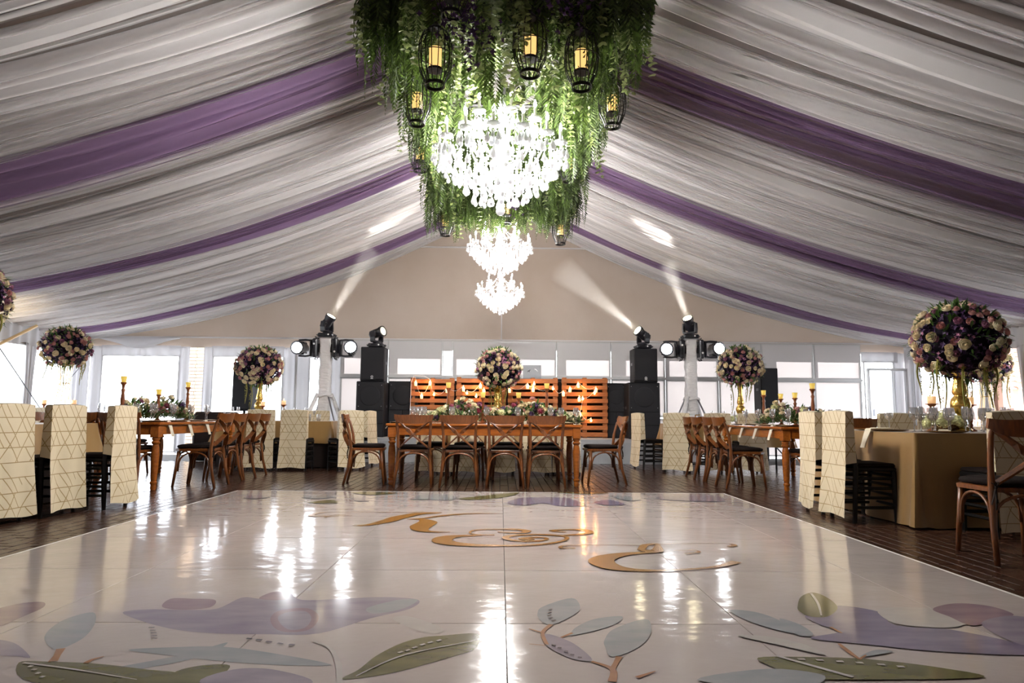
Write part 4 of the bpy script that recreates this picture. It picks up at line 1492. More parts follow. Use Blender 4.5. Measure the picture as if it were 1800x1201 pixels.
def flower_ball(name, label, c, R, seed, ntas=5, tas=(.55, .9), light=.45, group='round flower balls'):
    r = random.Random(seed)
    t = thing(name, label, 'flower arrangement', c, r.uniform(0, .3), group)
    k0 = MB()
    k0.grid(lambda u, v: tuple(Vector((math.cos(2 * PI * u) * math.sin(PI * (.002 + v * .996)), math.sin(2 * PI * u) * math.sin(PI * (.002 + v * .996)), math.cos(PI * v) * .9)) * R * (.80 + .06 * math.sin(9 * u * 2 + 7 * v))), 20, 12)
    k0.build('flower_foam', 'foam', t, True)
    fl_, lf = MB(), MB()
    for k in range(1000):
        d = Vector((r.gauss(0, 1), r.gauss(0, 1), r.gauss(.1, 1))).normalized()
        floret(fl_, Vector((d.x, d.y, d.z * .9)) * R * r.uniform(.82, .98), d + Vector((r.uniform(-.8, .8), r.uniform(-.8, .8), r.uniform(-.8, .8))), r.uniform(.016, .030), r)
    fl_.build('violet_florets', 'violet', t)['kind'] = 'stuff'
    f3 = MB()
    for k in range(26):
        d0 = Vector((r.gauss(0, 1), r.gauss(0, 1), r.gauss(.1, 1))).normalized()
        for q in range(11):
            d = (d0 + Vector((r.gauss(0, .1), r.gauss(0, .1), r.gauss(0, .1)))).normalized()
            floret(f3, Vector((d.x, d.y, d.z * .9)) * R * r.uniform(.9, 1.02), d + Vector((r.uniform(-.4, .4), r.uniform(-.4, .4), r.uniform(-.4, .4))), r.uniform(.014, .022), r)
    f3.build('mauve_florets', 'mauve_rose', t)['kind'] = 'stuff'
    for k in range(270):
        d = Vector((r.gauss(0, 1), r.gauss(0, 1), r.gauss(.25, 1))).normalized()
        dd = (d + Vector((r.uniform(-.6, .6), r.uniform(-.6, .6), r.uniform(-.5, .7)))).normalized()
        leaf_quads(lf, Vector((d.x, d.y, d.z * .9)) * R * .88, dd, (0, 0, 1), r.uniform(.07, .13), r.uniform(.02, .034))
    lf.build('leaves', 'leaf', t)['kind'] = 'stuff'
    N = 165
    for k in range(N):
        z = 1 - 1.86 * (k + .5) / N
        a = k * 2.39996 + r.uniform(-.3, .3)
        q = math.sqrt(max(0, 1 - z * z))
        d = Vector((q * math.cos(a), q * math.sin(a), z)).normalized()
        d = (d + Vector((r.uniform(-.12, .12), r.uniform(-.12, .12), r.uniform(-.12, .12)))).normalized()
        u = r.random()
        if u < light:
            me, s = r.choice(ROSE['cream_rose']), r.uniform(.034, .052)
        elif u < light + .25:
            me, s = r.choice(ROSE['pink_rose']), r.uniform(.030, .040)
        elif u < light + .38:
            me, s = r.choice(ROSE['mauve_rose']), r.uniform(.030, .040)
        else:
            continue
        put('rose', me, t, Vector((d.x, d.y, d.z * .9)) * R * r.uniform(.92, 1.0), d, s, r)
    for k in range(ntas):
        a = k / max(1, ntas) * 2 * PI + r.uniform(-.3, .3)
        rr = R * r.uniform(*tas)
        o = link('hanging_tassel', TAS[k % 4], t, (rr * math.cos(a), rr * math.sin(a), -R * .9 * math.sqrt(max(.05, 1 - (rr / R) ** 2)) * .85))
        o.rotation_euler = (0, 0, a)
    return t


def gold_vase(label, x, y, z0, z1, s=1.0):
    h = z1 - z0
    pr = [(.080, 0), (.083, .012), (.05, .03), (.024, .06), (.022, .12), (.03, .15), (.066, .185), (.080, .225), (.081, .25), (.070, .29), (.046, .32), (.044, .328), (.054, .338), (.060, .36), (.055, .40), (.040, .47), (.034, .53), (.036, h - .10), (.05, h - .04), (.065, h)]
    pr = [(r * s, zz) for r, zz in pr]
    o = MB().lathe(pr, 24).build('gold_vase', 'gold', None, True)
    o.location = (x, y, z0)
    return tag(o, label, 'vase', 'tall gold vases')


def wire_stand(label, x, y, z0, z1):
    t = thing('flower_stand', label, 'stand', (x, y, z0), 0, 'tall gold wire stands')
    h = z1 - z0
    for k in range(6):
        a = k * PI / 3 + .3
        MB().tube([(.16 * math.cos(a), .16 * math.sin(a), 0), (.075 * math.cos(a), .075 * math.sin(a), h * .62), (.11 * math.cos(a), .11 * math.sin(a), h)], .008, 5).build('wire_leg', 'goldwire', t)
    for rr, zz in ((.16, .005), (.078, h * .66), (.11, h - .005)):
        MB().tube([(rr * math.cos(q * PI / 10), rr * math.sin(q * PI / 10), zz) for q in range(21)], .007, 5, cap=False).build('ring', 'goldwire', t)
    return t


def table_runner(name, label, c, L, W, seed, nr=46, h=.16, rz=0, warm=.5):
    """long low garland of leaves and flowers lying on a table; local X is its length"""
    r = random.Random(seed)
    t = thing(name, label, 'flower garland', c, rz, 'table garlands')

    def env(u):
        return (1 - abs(u) ** 3) * (.75 + .25 * math.sin(7 * u + seed))
    lf, lg = MB(), MB()
    for k in range(int(760 * L / 1.6)):
        u = r.uniform(-1, 1)
        e = env(u)
        y = r.gauss(0, .42) * W / 2 * e
        z = h * e * (1 - min(1, (2 * y / W) ** 2)) * r.uniform(.05, .8) + .015
        d = Vector((r.gauss(0, .8) + .5 * u, r.gauss(0, .6) + 3 * y / W, r.uniform(.05, 1.0)))
        leaf_quads(lf if r.random() < .6 else lg, (u * L / 2, y, z), d, (0, 0, 1), r.uniform(.07, .14), r.uniform(.022, .042))
    lf.build('leaves', 'leaf', t)['kind'] = 'stuff'
    lg.build('eucalyptus_leaves', 'leaf_grey', t)['kind'] = 'stuff'
    for k in range(nr):
        u = (k + .5) / nr * 1.84 - .92 + r.uniform(-.03, .03)
        e = env(u)
        y = r.uniform(-.75, .75) * W / 2 * e
        z = h * e * (1 - (2 * y / W) ** 2 * .8) * r.uniform(.45, 1.0) + .03
        d = Vector((r.gauss(0, .4), r.gauss(0, .4) + 4 * y / W - .25, .8))
        q = r.random()
        if q < .40:
            put('rose', r.choice(ROSE['cream_rose']), t, (u * L / 2, y, z), d, r.uniform(.034, .046), r)
        elif q < .56:
            put('rose', r.choice(ROSE['pink_rose']), t, (u * L / 2, y, z), d, r.uniform(.03, .042), r)
        elif q < .70:
            put('hydrangea', HYD['green'], t, (u * L / 2, y, z), d, r.uniform(.05, .07), r)
        elif q < .82:
            put('hydrangea', HYD['violet'], t, (u * L / 2, y, z), d, r.uniform(.045, .06), r)
        elif q < .92:
            put('hydrangea', HYD['wine'], t, (u * L / 2, y, z + .02), d, r.uniform(.04, .055), r)
        else:
            put('rose', r.choice(ROSE['mauve_rose']), t, (u * L / 2, y, z), d, r.uniform(.03, .04), r)
    return t


# ================================================================ LIGHT AND SOUND
def moving_head(label, loc, rot, aim, lens, group):
    """aim: direction of the beam in the lamp's own frame (base down, z up)"""
    t = thing('moving_head_light', label, 'stage light', loc, 0, group)
    t.rotation_euler = rot
    pl = MT['plastic']
    b = MB().bbox((0, 0, .045), (.30, .25, .075), .02)
    base = b.build('base', pl, t)
    for sx in (-1, 1):
        MB().tube([(sx * .15, -.06, .03), (sx * .175, -.06, .05), (sx * .175, .06, .05), (sx * .15, .06, .03)], .010, 6).build('handle', pl, base)
    MB().box((-.04, -.126, .05), (.10, .003, .035)).build('display', 'grille', base)
    MB().lathe([(.0005, 0), (.016, 0), (.016, .004)], 10, (.06, -.126, .05), Matrix.Rotation(PI / 2, 4, 'X')).build('badge', 'white_mark', base)
    aim = Vector(aim).normalized()
    az = math.atan2(-aim.x, aim.y)
    Rz = Matrix.Rotation(az, 3, 'Z')
    y = MB()
    y.lathe([(.08, .083), (.085, .10), (.06, .112)], 16)
    y.bbox((0, 0, .12), (.27, .11, .035), .012, Rz)
    for sx in (-1, 1):
        pts = [Rz @ Vector((sx * .118, 0, .12)), Rz @ Vector((sx * .128, 0, .20)), Rz @ Vector((sx * .122, 0, .31))]
        y.strap(pts, Rz @ Vector((0, 1, 0)), [.11, .10, .085], .028)
    y.build('yoke', pl, t)
    H = Matrix.Translation((0, 0, .285)) @ aim.to_track_quat('Z', 'Y').to_matrix().to_4x4()
    hd = MB()
    hd.lathe([(.001, -.155), (.065, -.15), (.085, -.12), (.092, -.02), (.088, .06), (.104, .10), (.108, .16), (.098, .165), (.095, .155)], 18, (0, 0, 0), H)
    hd.bbox((0, 0, -.04), (.205, .12, .16), .02)
    # the last box was added untransformed: move it with the head
    k = len(hd.v) - 24
    for i in range(k, len(hd.v)):
        hd.v[i] = tuple(H @ Vector(hd.v[i]))
    head = hd.build('head', pl, t)
    smooth_by_angle(head, 40)
    MB().lathe([(.001, .163), (.06, .161), (.094, .152)], 18, (0, 0, 0), H).build('lens', lens, head, True)
    return t


def speaker(name, label, x, y, z, w_, d_, h_, cone, group=None, grid=False, rz=0, badge=False):
    t = thing(name, label, 'loudspeaker', (x, y, z), rz, group)
    MB().bbox((0, 0, h_ / 2), (w_, d_, h_), .012).build('cabinet', 'speaker', t)
    yf = -d_ / 2
    if grid:
        g = MB().bbox((0, yf - .004, h_ * .73), (w_ - .03, .012, h_ * .50), .004).build('grille', 'grille', t)
        MB().lathe([(cone, 0), (cone, .006), (cone * .96, .008), (cone * .3, .003), (.001, .006)], 26, (0, yf - .010, h_ * .74), Matrix.Rotation(PI / 2, 4, 'X')).build('cone_ring', 'grille', g, True)
        for sx in (-1, 1):
            for zz in (.55, .93):
                MB().ball((sx * (w_ / 2 - .05), yf - .012, h_ * zz), .006, 6, 4).build('screw', 'silver', g)
        for sx in (-1, 1):
            for k in (0, 1):
                MB().bbox((sx * w_ * .245, yf - .002, h_ * (.125 + .235 * k)), (w_ * .46, .010, h_ * .22), .003).build('port_grille', 'grille', t)
    else:
        g = MB().bbox((0, yf - .006, h_ * .52), (w_ - .02, .016, h_ - .05), .006).build('grille', 'grille', t)
    if badge:
        e = MB()
        R_ = Matrix.Rotation(PI / 2, 4, 'X')
        e.lathe([(.024, 0), (.024, .003), (.019, .003), (.019, 0)], 18, (0, yf - .015, h_ * .13), R_, cap=False)
        for k in range(3):
            a = PI / 2 + k * 2 * PI / 3
            e.box((.010 * math.cos(a), yf - .017, h_ * .13 + .010 * math.sin(a)), (.005, .003, .022), Matrix.Rotation(-(a - PI / 2), 3, 'Y'))
        e.box((0, yf - .017, h_ * .13 - .036), (.05, .003, .007))
        e.build('emblem', 'white_mark', g)
    for sx in (-1, 1):
        MB().bbox((sx * w_ / 2, 0, h_ * .55), (.008, .14, .05), .003).build('handle', 'plastic', t)
    return t


def tower(label, x, y, h, group):
    t = thing('light_tower', label, 'lighting tower', (x, y, 0), 0, group)
    MB().bbox((0, 0, .02), (.5, .5, .03), .006).build('base_plate', 'steel', t)
    c = MB()
    for L in range(33):
        pass
    r = random.Random(int(x * 10))

    def fn(u, v):
        a = 2 * PI * u
        ca, sa = math.cos(a), math.sin(a)
        k = .105 / max(abs(ca), abs(sa))
        k = min(k, .135)
        k *= 1 + .05 * math.sin(v * 60 + 2 * math.sin(a * 2 + v * 9)) + .03 * math.sin(v * 23 + a * 3)
        return (k * ca, k * sa, .035 + (h - .035) * v)
    c.grid(fn, 24, 60)
    c.box((0, 0, h - .002), (.20, .20, .004))
    c.build('cloth_sleeve', 'tower_cloth', t, True)
    MB().bbox((0, 0, h + .008), (.30, .28, .016), .003).build('top_plate', 'steel', t)
    for sx in (-1, 1):
        for sy in (-1, 1):
            L = MB()
            if sy < 0 and sx < 0 or sy > 0 and sx > 0:
                L.tube([(sx * .10, sy * .10, 1.26), (sx * .26, sy * .26, .78), (sx * .52, sy * .52, .03)], [.038, .042, .034], 8)
                L.build('outrigger', 'tower_cloth', t, True)
            else:
                L.tube([(sx * .10, sy * .10, 1.2), (sx * .52, sy * .52, .03)], .016, 6)
                L.build('outrigger', 'steel', t, True)
    MB().tube([(.145 * math.cos(q * PI / 8 + .4), .145 * math.sin(q * PI / 8 + .4), 1.22 + .02 * math.sin(q * 1.7)) for q in range(17)], .022, 6, cap=False).build('tie_cloth', 'tower_cloth', t, True)
    for sx in (-1, 1):
        MB().bbox((sx * .115, 0, h - .19), (.04, .16, .16), .004).build('lamp_bracket', 'black_metal', t)
    return t


def pallet(label, x, y, z, w_, h_, rz=0, nslat=9, miss=()):
    t = thing('wooden_pallet', label, 'pallet', (x, y, z), rz, 'stained pallets at the stage front')
    r = random.Random(int(x * 100))
    for k in range(nslat):
        if k in miss:
            continue
        s = MB().bbox((0, 0, 0), (w_, .02, h_ / nslat * .62), .003)
        o = s.build('slat', 'pallet_wood', t)
        o.location = (r.uniform(-.006, .006), r.uniform(-.003, .003), h_ * (k + .5) / nslat)
        o.rotation_euler = (0, r.uniform(-.006, .006), 0)
    for sx in (-1, 0, 1):
        MB().bbox((sx * (w_ / 2 - .05), .06, h_ / 2), (.085, .09, h_), .004).build('stringer', 'pallet_wood', t)
    for k in (0, nslat // 2, nslat - 1):
        MB().bbox((0, .118, h_ * (k + .5) / nslat), (w_, .02, .09), .003).build('back_slat', 'pallet_wood', t)
    return t


# ================================================================ CHANDELIER
def chandelier(label, x, y, z, s, power, top, n1=14, n2=7):
    t = thing('crystal_chandelier', label, 'chandelier', (x, y, z), 0, 'crystal chandeliers')
    cr = MT['crystal']
    r = random.Random(int(y * 10))
    MB().lathe([(a * s, b * s) for a, b in ((.001, .14), (.03, .16), (.05, .24), (.025, .3), (.03, .36), (.09, .42), (.10, .47), (.04, .52), (.025, .6), (.05, .66), (.06, .72), (.03, .78), (.02, .9), (.04, .98), (.05, 1.03), (.015, 1.1), (.008, 1.16))], 14).build('stem', cr, t, True)
    MB().ball((0, 0, .045 * s), .042 * s, 12, 8).build('crystal_ball', cr, t, True)
    ch = MB()
    zz = 1.14 * s
    k = 0
    while z + zz < top:
        ch.tube([(0.018 * (k % 2) * math.cos(q * PI / 4), .018 * ((k + 1) % 2) * math.cos(q * PI / 4), zz + .035 + .035 * math.sin(q * PI / 4)) for q in range(9)], .004, 4, cap=False)
        zz += .055
        k += 1
    ch.build('chain', 'silver', t)['kind'] = 'stuff'

    def bead(mb, p, q, zs=1.3):
        p = Vector(p)
        mb.add([p + Vector(v) for v in ((q, 0, 0), (0, q, 0), (-q, 0, 0), (0, -q, 0), (0, 0, q * zs), (0, 0, -q * zs))],
               [(0, 1, 4), (1, 2, 4), (2, 3, 4), (3, 0, 4), (1, 0, 5), (2, 1, 5), (3, 2, 5), (0, 3, 5)])

    def drop(mb, p, L):
        mb.lathe([(.0005, 0), (L * .10, -L * .25), (L * .24, -L * .68), (L * .16, -L * .9), (.0005, -L)], 6, p)

    st = MB()
    arm_me = {}
    for tier, (n, R, ze, zh) in enumerate(((n1, .56, .60, .40), (n2, .33, .84, .62))):
        R, ze, zh = R * s, ze * s, zh * s
        pts = []
        for q in range(11):
            u = q / 10
            pts.append((.05 * s + (R - .05 * s) * u, 0, zh + (ze - zh) * u ** 2 - .13 * s * math.sin(PI * u * .9) + .06 * s * math.sin(2 * PI * u) * 0))
        am = MB().tube(pts, .009 * s, 6).mesh('arm', cr, True)
        bo = MB().lathe([(.004, ze), (.05 * s, ze + .012 * s), (.062 * s, ze + .03 * s), (.05 * s, ze + .02 * s), (.012 * s, ze + .012 * s)], 12, (R, 0, 0), cap=False).mesh('drip_dish', cr, True)
        ca = MB().tube([(R, 0, ze + .012 * s), (R, 0, ze + .125 * s)], .013 * s, 8).mesh('candle_tube', MT['candle_white'], True)
        bu = MB().lathe([(.006 * s, ze + .125 * s), (.016 * s, ze + .15 * s), (.013 * s, ze + .175 * s), (.0006, ze + .205 * s)], 8, (R, 0, 0)).mesh('flame_bulb', MT['bulb'], True)
        for a in range(n):
            th = 2 * PI * (a + .25 + .3 * tier) / n
            arm = link('arm', am, t)
            arm.rotation_euler = (0, 0, th)
            for nm, me in (('drip_dish', bo), ('candle_tube', ca), ('flame_bulb', bu)):
                link(nm, me, arm)
            c, sn = math.cos(th), math.sin(th)
            for q in range(7):
                b = th + q * 2 * PI / 7
                px, py = R * c + .058 * s * math.cos(b), R * sn + .058 * s * math.sin(b)
                for m in range(2):
                    bead(st, (px, py, ze + .01 * s - m * .028 * s), .008 * s)
                drop(st, (px, py, ze - .045 * s), r.uniform(.07, .105) * s)
            # swags from arm to arm
            th2 = th + 2 * PI / n
            for m in range(9):
                u = (m + .5) / 9
                p = Vector((R * c, R * sn, 0)).lerp(Vector((R * math.cos(th2), R * math.sin(th2), 0)), u)
                bead(st, (p.x, p.y, ze - .02 * s - .12 * s * math.sin(PI * u)), .0085 * s)
            # garland up to the crown
            for m in range(12):
                u = (m + .5) / 12
                rr = R * (1 - u) + .05 * s * u
                bead(st, (rr * c, rr * sn, ze + (1.02 * s - ze) * u - .10 * s * math.sin(PI * u)), .008 * s)
    # cone of long strands under the arms
    for ring, (R, n, z0, z1) in enumerate(((.50, 26, .54, .36), (.42, 24, .52, .27), (.33, 20, .5, .19), (.24, 16, .48, .12), (.15, 10, .46, .08))):
        for a in range(n):
            th = 2 * PI * (a + .4 * ring) / n
            zb = (z1 + r.uniform(-.03, .05)) * s
            px, py = R * s * math.cos(th), R * s * math.sin(th)
            zt = z0 * s
            L = r.uniform(.075, .115) * s
            m = zt
            while m > zb + L + .01:
                bead(st, (px, py, m), .0085 * s, 1.2)
                m -= .024 * s
            drop(st, (px, py, zb + L), L)
    o = st.build('crystal_strands', cr, t)
    o['kind'] = 'stuff'
    lamp('chandelier_light', 'POINT', (0, 0, .50 * s), power, (1.0, .965, .92), .30 * s, t)
    return t


MT['candle_white'] = M('white_candle_tube', (0.85, 0.84, 0.80), 0.4)


# ================================================================ HANGING LANTERNS AND GARLAND
def lantern(name, label):
    t = thing(name, label, 'lantern', (0, 0, 0), 0, 'black birdcage lanterns')
    bm = MT['black_metal']
    cg = MB()
    for k in range(16):
        a = 2 * PI * k / 16
        pts = []
        for rr, z in ((.035, .20), (.085, .17), (.108, .10), (.112, 0), (.102, -.08), (.075, -.14), (.062, -.17)):
            pts.append((rr * math.cos(a), rr * math.sin(a), z))
        cg.tube(pts, .0038, 4)
    o = cg.build('cage_wires', bm, t)
    o['kind'] = 'stuff'
    for rr, z, h in ((.112, .02, .004), (.064, -.18, .022)):
        MB().lathe([(rr - .004, z - h / 2), (rr + .003, z - h / 2), (rr + .003, z + h / 2), (rr - .004, z + h / 2), (rr - .004, z - h / 2)], 20, cap=False).build('band', bm, t)
    MB().lathe([(.045, .195), (.05, .205), (.02, .235), (.008, .26)], 14).build('top_cap', bm, t)
    MB().tube([(.02 * math.cos(q * PI / 4), 0, .275 + .02 * math.sin(q * PI / 4)) for q in range(9)], .003, 5, cap=False).build('hook', bm, t)
    MB().lathe([(.001, -.085), (.050, -.085), (.052, -.07), (.001, -.07)], 16).build('candle_plate', bm, t)
    for k in range(3):
        a = k * 2 * PI / 3
        MB().tube([(.045 * math.cos(a), .045 * math.sin(a), -.08), (.1 * math.cos(a), .1 * math.sin(a), -.085)], .003, 4).build('bracket', bm, t)
    MB().lathe([(.040, -.07), (.041, .07), (.033, .072), (.001, .064)], 16).build('candle', 'lantern_candle', t, True)
    return t


def frond(mb, p, d, L, wd, r, n=24, leafw=.020):
    """a hanging feathery spray: base point, first direction, length"""
    p = Vector(p)
    d = Vector(d).normalized()
    side = d.cross(Vector((0, 0, 1)))
    side = side.normalized() if side.length > 1e-3 else Vector((1, 0, 0))
    side.rotate(Matrix.Rotation(r.uniform(-1.2, 1.2), 3, 'Z'))
    cur = p.copy()
    dirv = d.copy()
    st = L / n
    for k in range(n):
        u = (k + 1) / n
        dirv = (dirv + Vector((0, 0, -1)) * .30).normalized()
        cur = cur + dirv * st
        w_ = wd * (math.sin(PI * min(1, u * .92 + .12)) ** .7) * r.uniform(.8, 1.15)
        nn = side.cross(dirv)
        for sg in (-1, 1):
            tip = cur + side * sg * w_ + dirv * w_ * .9 + nn * r.uniform(-.3, .3) * w_
            m = (cur + tip) / 2 + nn * .004
            q = dirv * leafw * .5
            mb.add([cur - q, m - q * 1.3 + nn * .004, tip, m + q * 1.3 - nn * .002], [(0, 1, 2, 3)] if sg > 0 else [(3, 2, 1, 0)])
    return cur


def euca(mb, p, d, L, r, n=13):
    p = Vector(p)
    cur = p.copy()
    dirv = Vector(d).normalized()
    for k in range(n):
        dirv = (dirv + Vector((r.uniform(-.1, .1), r.uniform(-.1, .1), -.35))).normalized()
        cur = cur + dirv * L / n
        for q in range(3):
            a = r.uniform(0, 6.28)
            dd = Vector((math.cos(a), math.sin(a), r.uniform(-.6, .2)))
            leaf_quads(mb, cur, dd, (0, 0, 1), r.uniform(.035, .055), r.uniform(.028, .042))

# ================================================================ PLACEMENT
GC = 'wooden cross-back chairs'
proto = cross_chair('crossback_chair', 'x')
first = [True]


def put_cross(x, y, facing, label):
    """facing: compass angle in degrees, 0 = away from the camera (+Y), 90 = towards -X"""
    rz = math.radians(facing)
    if first[0]:
        first[0] = False
        proto.location = (x, y, 0)
        proto.rotation_euler = (0, 0, rz)
        tag(proto, label, None, GC)
        return proto
    return dup(proto, (x, y, 0), rz, label, GC)


# centre wooden table, long side to the camera
CT = (-.20, 9.08)
wood_table('wooden_table', 'long orange wooden table with turned legs in front of the stage', (CT[0], CT[1], 0), 2.46, 1.0)
for i, x in enumerate((-1.055, -.49, .055, .55)):
    put_cross(x, 8.60 + (.02, .0, .01, -.01)[i], (1, -2, 1, 2)[i], '%s cross-back chair from the left along the near side of the stage-front table' % ORD[i])
for i, x in enumerate((-.95, -.42, .10, .60)):
    put_cross(x, 9.66, 180 + (3, -4, 2, 0)[i], '%s cross-back chair from the left on the far side of the stage-front table' % ORD[i])
put_cross(-1.68, 8.86, -90 + 6, 'cross-back chair in profile at the left end of the stage-front table')
put_cross(1.32, 9.06, 90 + 4, 'cross-back chair in profile at the right end of the stage-front table')

# left and right wooden tables run away from the camera
LT = (-4.45, 9.05)
RT = (3.93, 9.32)
wood_table('wooden_table', 'wooden table with turned legs on the left, before the clear windows', (*LT, 0), 2.3, 1.15, PI / 2)
wood_table('wooden_table', 'wooden table with turned legs on the right, before the white blinds', (*RT, 0), 2.3, 1.15, PI / 2)
for i in range(4):
    put_cross(-3.65 + (.02, 0, .01, -.01)[i], 8.40 + .48 * i, 90 + (1, 0, 1, 0)[i], '%s cross-back chair counted from the dance floor, inner side of left wooden table' % ORD[i])
    put_cross(-5.28, 8.35 + .50 * i, -90 + (0, 4, -2, 1)[i], '%s cross-back chair counted from the dance floor, window side of left wooden table' % ORD[i])
    put_cross(3.05 + (0, .02, 0, .01)[i], 8.64 + .48 * i, -90 + (-1, 0, 0, -1)[i], '%s cross-back chair counted from the dance floor, inner side of right wooden table' % ORD[i])
    put_cross(4.78, 8.70 + .50 * i, 90 + (0, -3, 2, 0)[i], '%s cross-back chair counted from the dance floor, far side of right wooden table' % ORD[i])
put_cross(-4.21, 7.95, 0, 'cross-back chair at the near end of the left wooden table, beside its thick leg')
put_cross(-4.67, 7.95, 0, 'cross-back chair at the near end of the left wooden table, peeping between covered chairs')
put_cross(3.705, 8.20, 0, 'cross-back chair at the near end of the right wooden table, beside its thick leg')
put_cross(4.155, 8.20, 0, 'cross-back chair at the near end of the right wooden table, half behind covered chairs')
put_cross(3.24, 4.40, -8, 'large cross-back chair standing alone at the right edge, partly out of view')

# covered chairs
GV = 'black chairs under quilted covers'
cov = [covered_chair('covered_chair', 'x', k, fl) for k, fl in enumerate((0, .012, .02))]
for c in cov:
    tag(c, None, None, GV)
cn = [0]


def put_cov(x, y, facing, label, tilt=0):
    k = cn[0] % 3
    rz = math.radians(facing)
    if cn[0] < 3:
        o = cov[k]
        o.location = (x, y, 0)
        o.rotation_euler = (0, 0, rz)
        o['label'] = label
    else:
        o = dup(cov[k], (x, y, 0), rz, label, GV)
    cn[0] += 1
    return o


# near right table and chairs (backs towards the dance floor)
put_cov(3.175, 5.97, -90 + 1, 'cream quilted covered chair by the near right table, closer to the camera of the pair')
put_cov(3.18, 6.49, -90 - 4, 'cream quilted covered chair by the near right table, farther of the pair')
put_cov(3.86, 5.31, 0, 'covered chair in shade behind the lone cross-back chair at the right edge')
put_cov(4.56, 7.62, 180, 'covered chair facing the camera beyond the plates of the near right table')
put_cov(5.04, 7.64, 180, 'covered chair facing the camera behind the wine glasses of the near right table')
# near left table
put_cov(-4.10, 5.52, 90 - 6, 'covered chair cut by the left edge of the view')
put_cov(-3.98, 6.02, 90 - 6, 'covered chair in the middle of the three on the left side')
put_cov(-3.76, 6.47, 90 + 2, 'narrow looking covered chair, innermost of the three on the left side')
# mid left table
put_cov(-3.72, 10.94, 3, 'covered chair next to the left wooden table, near side of mid left table')
put_cov(-3.19, 10.96, -2, 'covered chair in the middle of the near side of mid left table')
put_cov(-2.50, 11.06, 38, 'covered chair at the corner of the mid left table nearest the stage')
put_cov(-2.44, 11.75, 80, 'covered chair seen edge-on at the stage end of mid left table')
put_cov(-3.35, 13.15 - .7, 180, 'covered chair on the far side of mid left table')
# mid right table
put_cov(2.56, 11.72, -78, 'covered chair seen edge-on at the stage end of mid right table')
put_cov(2.82, 11.02, -12, 'covered chair at the near corner of mid right table below the light tower')
put_cov(3.42, 11.05, 2, 'covered chair second from the light tower along mid right table')
put_cov(3.98, 11.05, -2, 'covered chair third from the light tower along mid right table')
# table behind the centre table
for i, x in enumerate((-1.05, -.52, .0, .52, 1.0)):
    put_cov(x, 10.50 + (.0, -.03, .02, .0, .02)[i], (4, -2, 0, 2, -3)[i], '%s covered chair from the left glimpsed under the stage-front table' % ORD[i])
# far left table by the corner
for i, (x, y, a) in enumerate(((-7.55, 10.82, 0), (-7.02, 10.84, 2), (-6.42, 11.5, 90))):
    put_cov(x, y, a, '%s covered chair from the left at the far corner table' % ORD[i])

# cloth covered tables
cloth_table('banquet_table', 'banquet table under gold cloth, near right beside the two covered chairs', (4.285, 6.46, 0), 1.84, 1.82, .745,
            'gold tablecloth to the floor on the near right table', seed=2)
cloth_table('banquet_table', 'banquet table under gold cloth, near left behind three covered chairs', (-5.20, 6.45, 0), 1.80, 1.95, .36,
            'short gold tablecloth on the near left table behind covered chairs', seed=3, shade_sheet=True)
cloth_table('banquet_table', 'banquet table under gold cloth, mid left before the light tower', (-3.70, 11.80, 0), 1.9, 1.0, .36,
            'gold tablecloth on the mid left table under the gold vase', seed=4, shade_sheet=True)
cloth_table('banquet_table', 'banquet table under pale cloth, mid right below the light tower', (3.85, 11.86, 0), 1.95, 1.0, .38,
            'tablecloth on the mid right table behind the wooden chairs', seed=5)
cloth_table('banquet_table', 'banquet table between stage and centre wooden table, mostly hidden', (-.05, 11.40, 0), 2.3, 1.1, .40,
            'tablecloth on the mostly hidden table before the stage', seed=6)
cloth_table('banquet_table', 'banquet table in the far left corner by the clear windows', (-7.35, 11.85, 0), 1.4, 1.4, .40,
            'tablecloth on the far left corner table', seed=7)
cloth_table('banquet_table', 'banquet table in the far right corner behind the big vase', (8.0, 11.3, 0), 1.4, 1.4, .40,
            'tablecloth on the far right corner table', seed=8)
TZ = .765

# dark pennant cloths hanging below the aprons of the two side tables
for x, y, rz, lab in ((-4.90, 8.95, PI / 2, 'dark triangular cloth on a chair back under the left wooden table'), (4.38, 9.62, PI / 2, 'dark triangular cloth on a chair back under the right wooden table')):
    pn = MB().add([(-.17, -.004, .80), (.17, -.004, .80), (.02, -.004, .56), (-.02, -.004, .56), (-.17, .004, .80), (.17, .004, .80), (.02, .004, .56), (-.02, .004, .56)],
                  [(0, 3, 2, 1), (4, 5, 6, 7), (0, 1, 5, 4), (1, 2, 6, 5), (2, 3, 7, 6), (3, 0, 4, 7)])
    o = pn.build('pennant_cloth', 'dark_cloth', None)
    o.location = (x, y, 0)
    o.rotation_euler = (0, 0, rz)
    tag(o, lab, 'cloth')

# ---- flowers and vases
BG = 'round flower balls'
gold_vase('gold vase carrying the big dark flower ball on the near right table', 4.27, 6.30, TZ, 1.325, 1.05)
flower_ball('flower_ball', 'large ball of cream roses and dark violet flowers above the near right table', (4.28, 6.30, 1.60), .40, 1, 9)
wire_stand('gold wire stand at the left edge on the near left table', -4.98, 6.30, .757, 1.62)
flower_ball('flower_ball', 'flower ball at the left edge, mostly out of view', (-4.99, 6.30, 1.915), .40, 2, 4)
wire_stand('tall gold wire stand on the far left corner table', -7.52, 11.9, .757, 1.68)
flower_ball('flower_ball', 'flower ball on the tall wire stand in the far left corner', (-7.54, 11.9, 1.98), .40, 3, 6)
wire_stand('tall gold wire stand on the far right corner table', 8.25, 11.5, .757, 1.52)
flower_ball('flower_ball', 'paler flower ball half behind the large one in the far right corner', (8.27, 11.5, 1.81), .38, 4, 7, light=.6)
gold_vase('gold vase with round bulb on the mid left table', -4.22, 12.05, TZ, 1.42, 1.0)
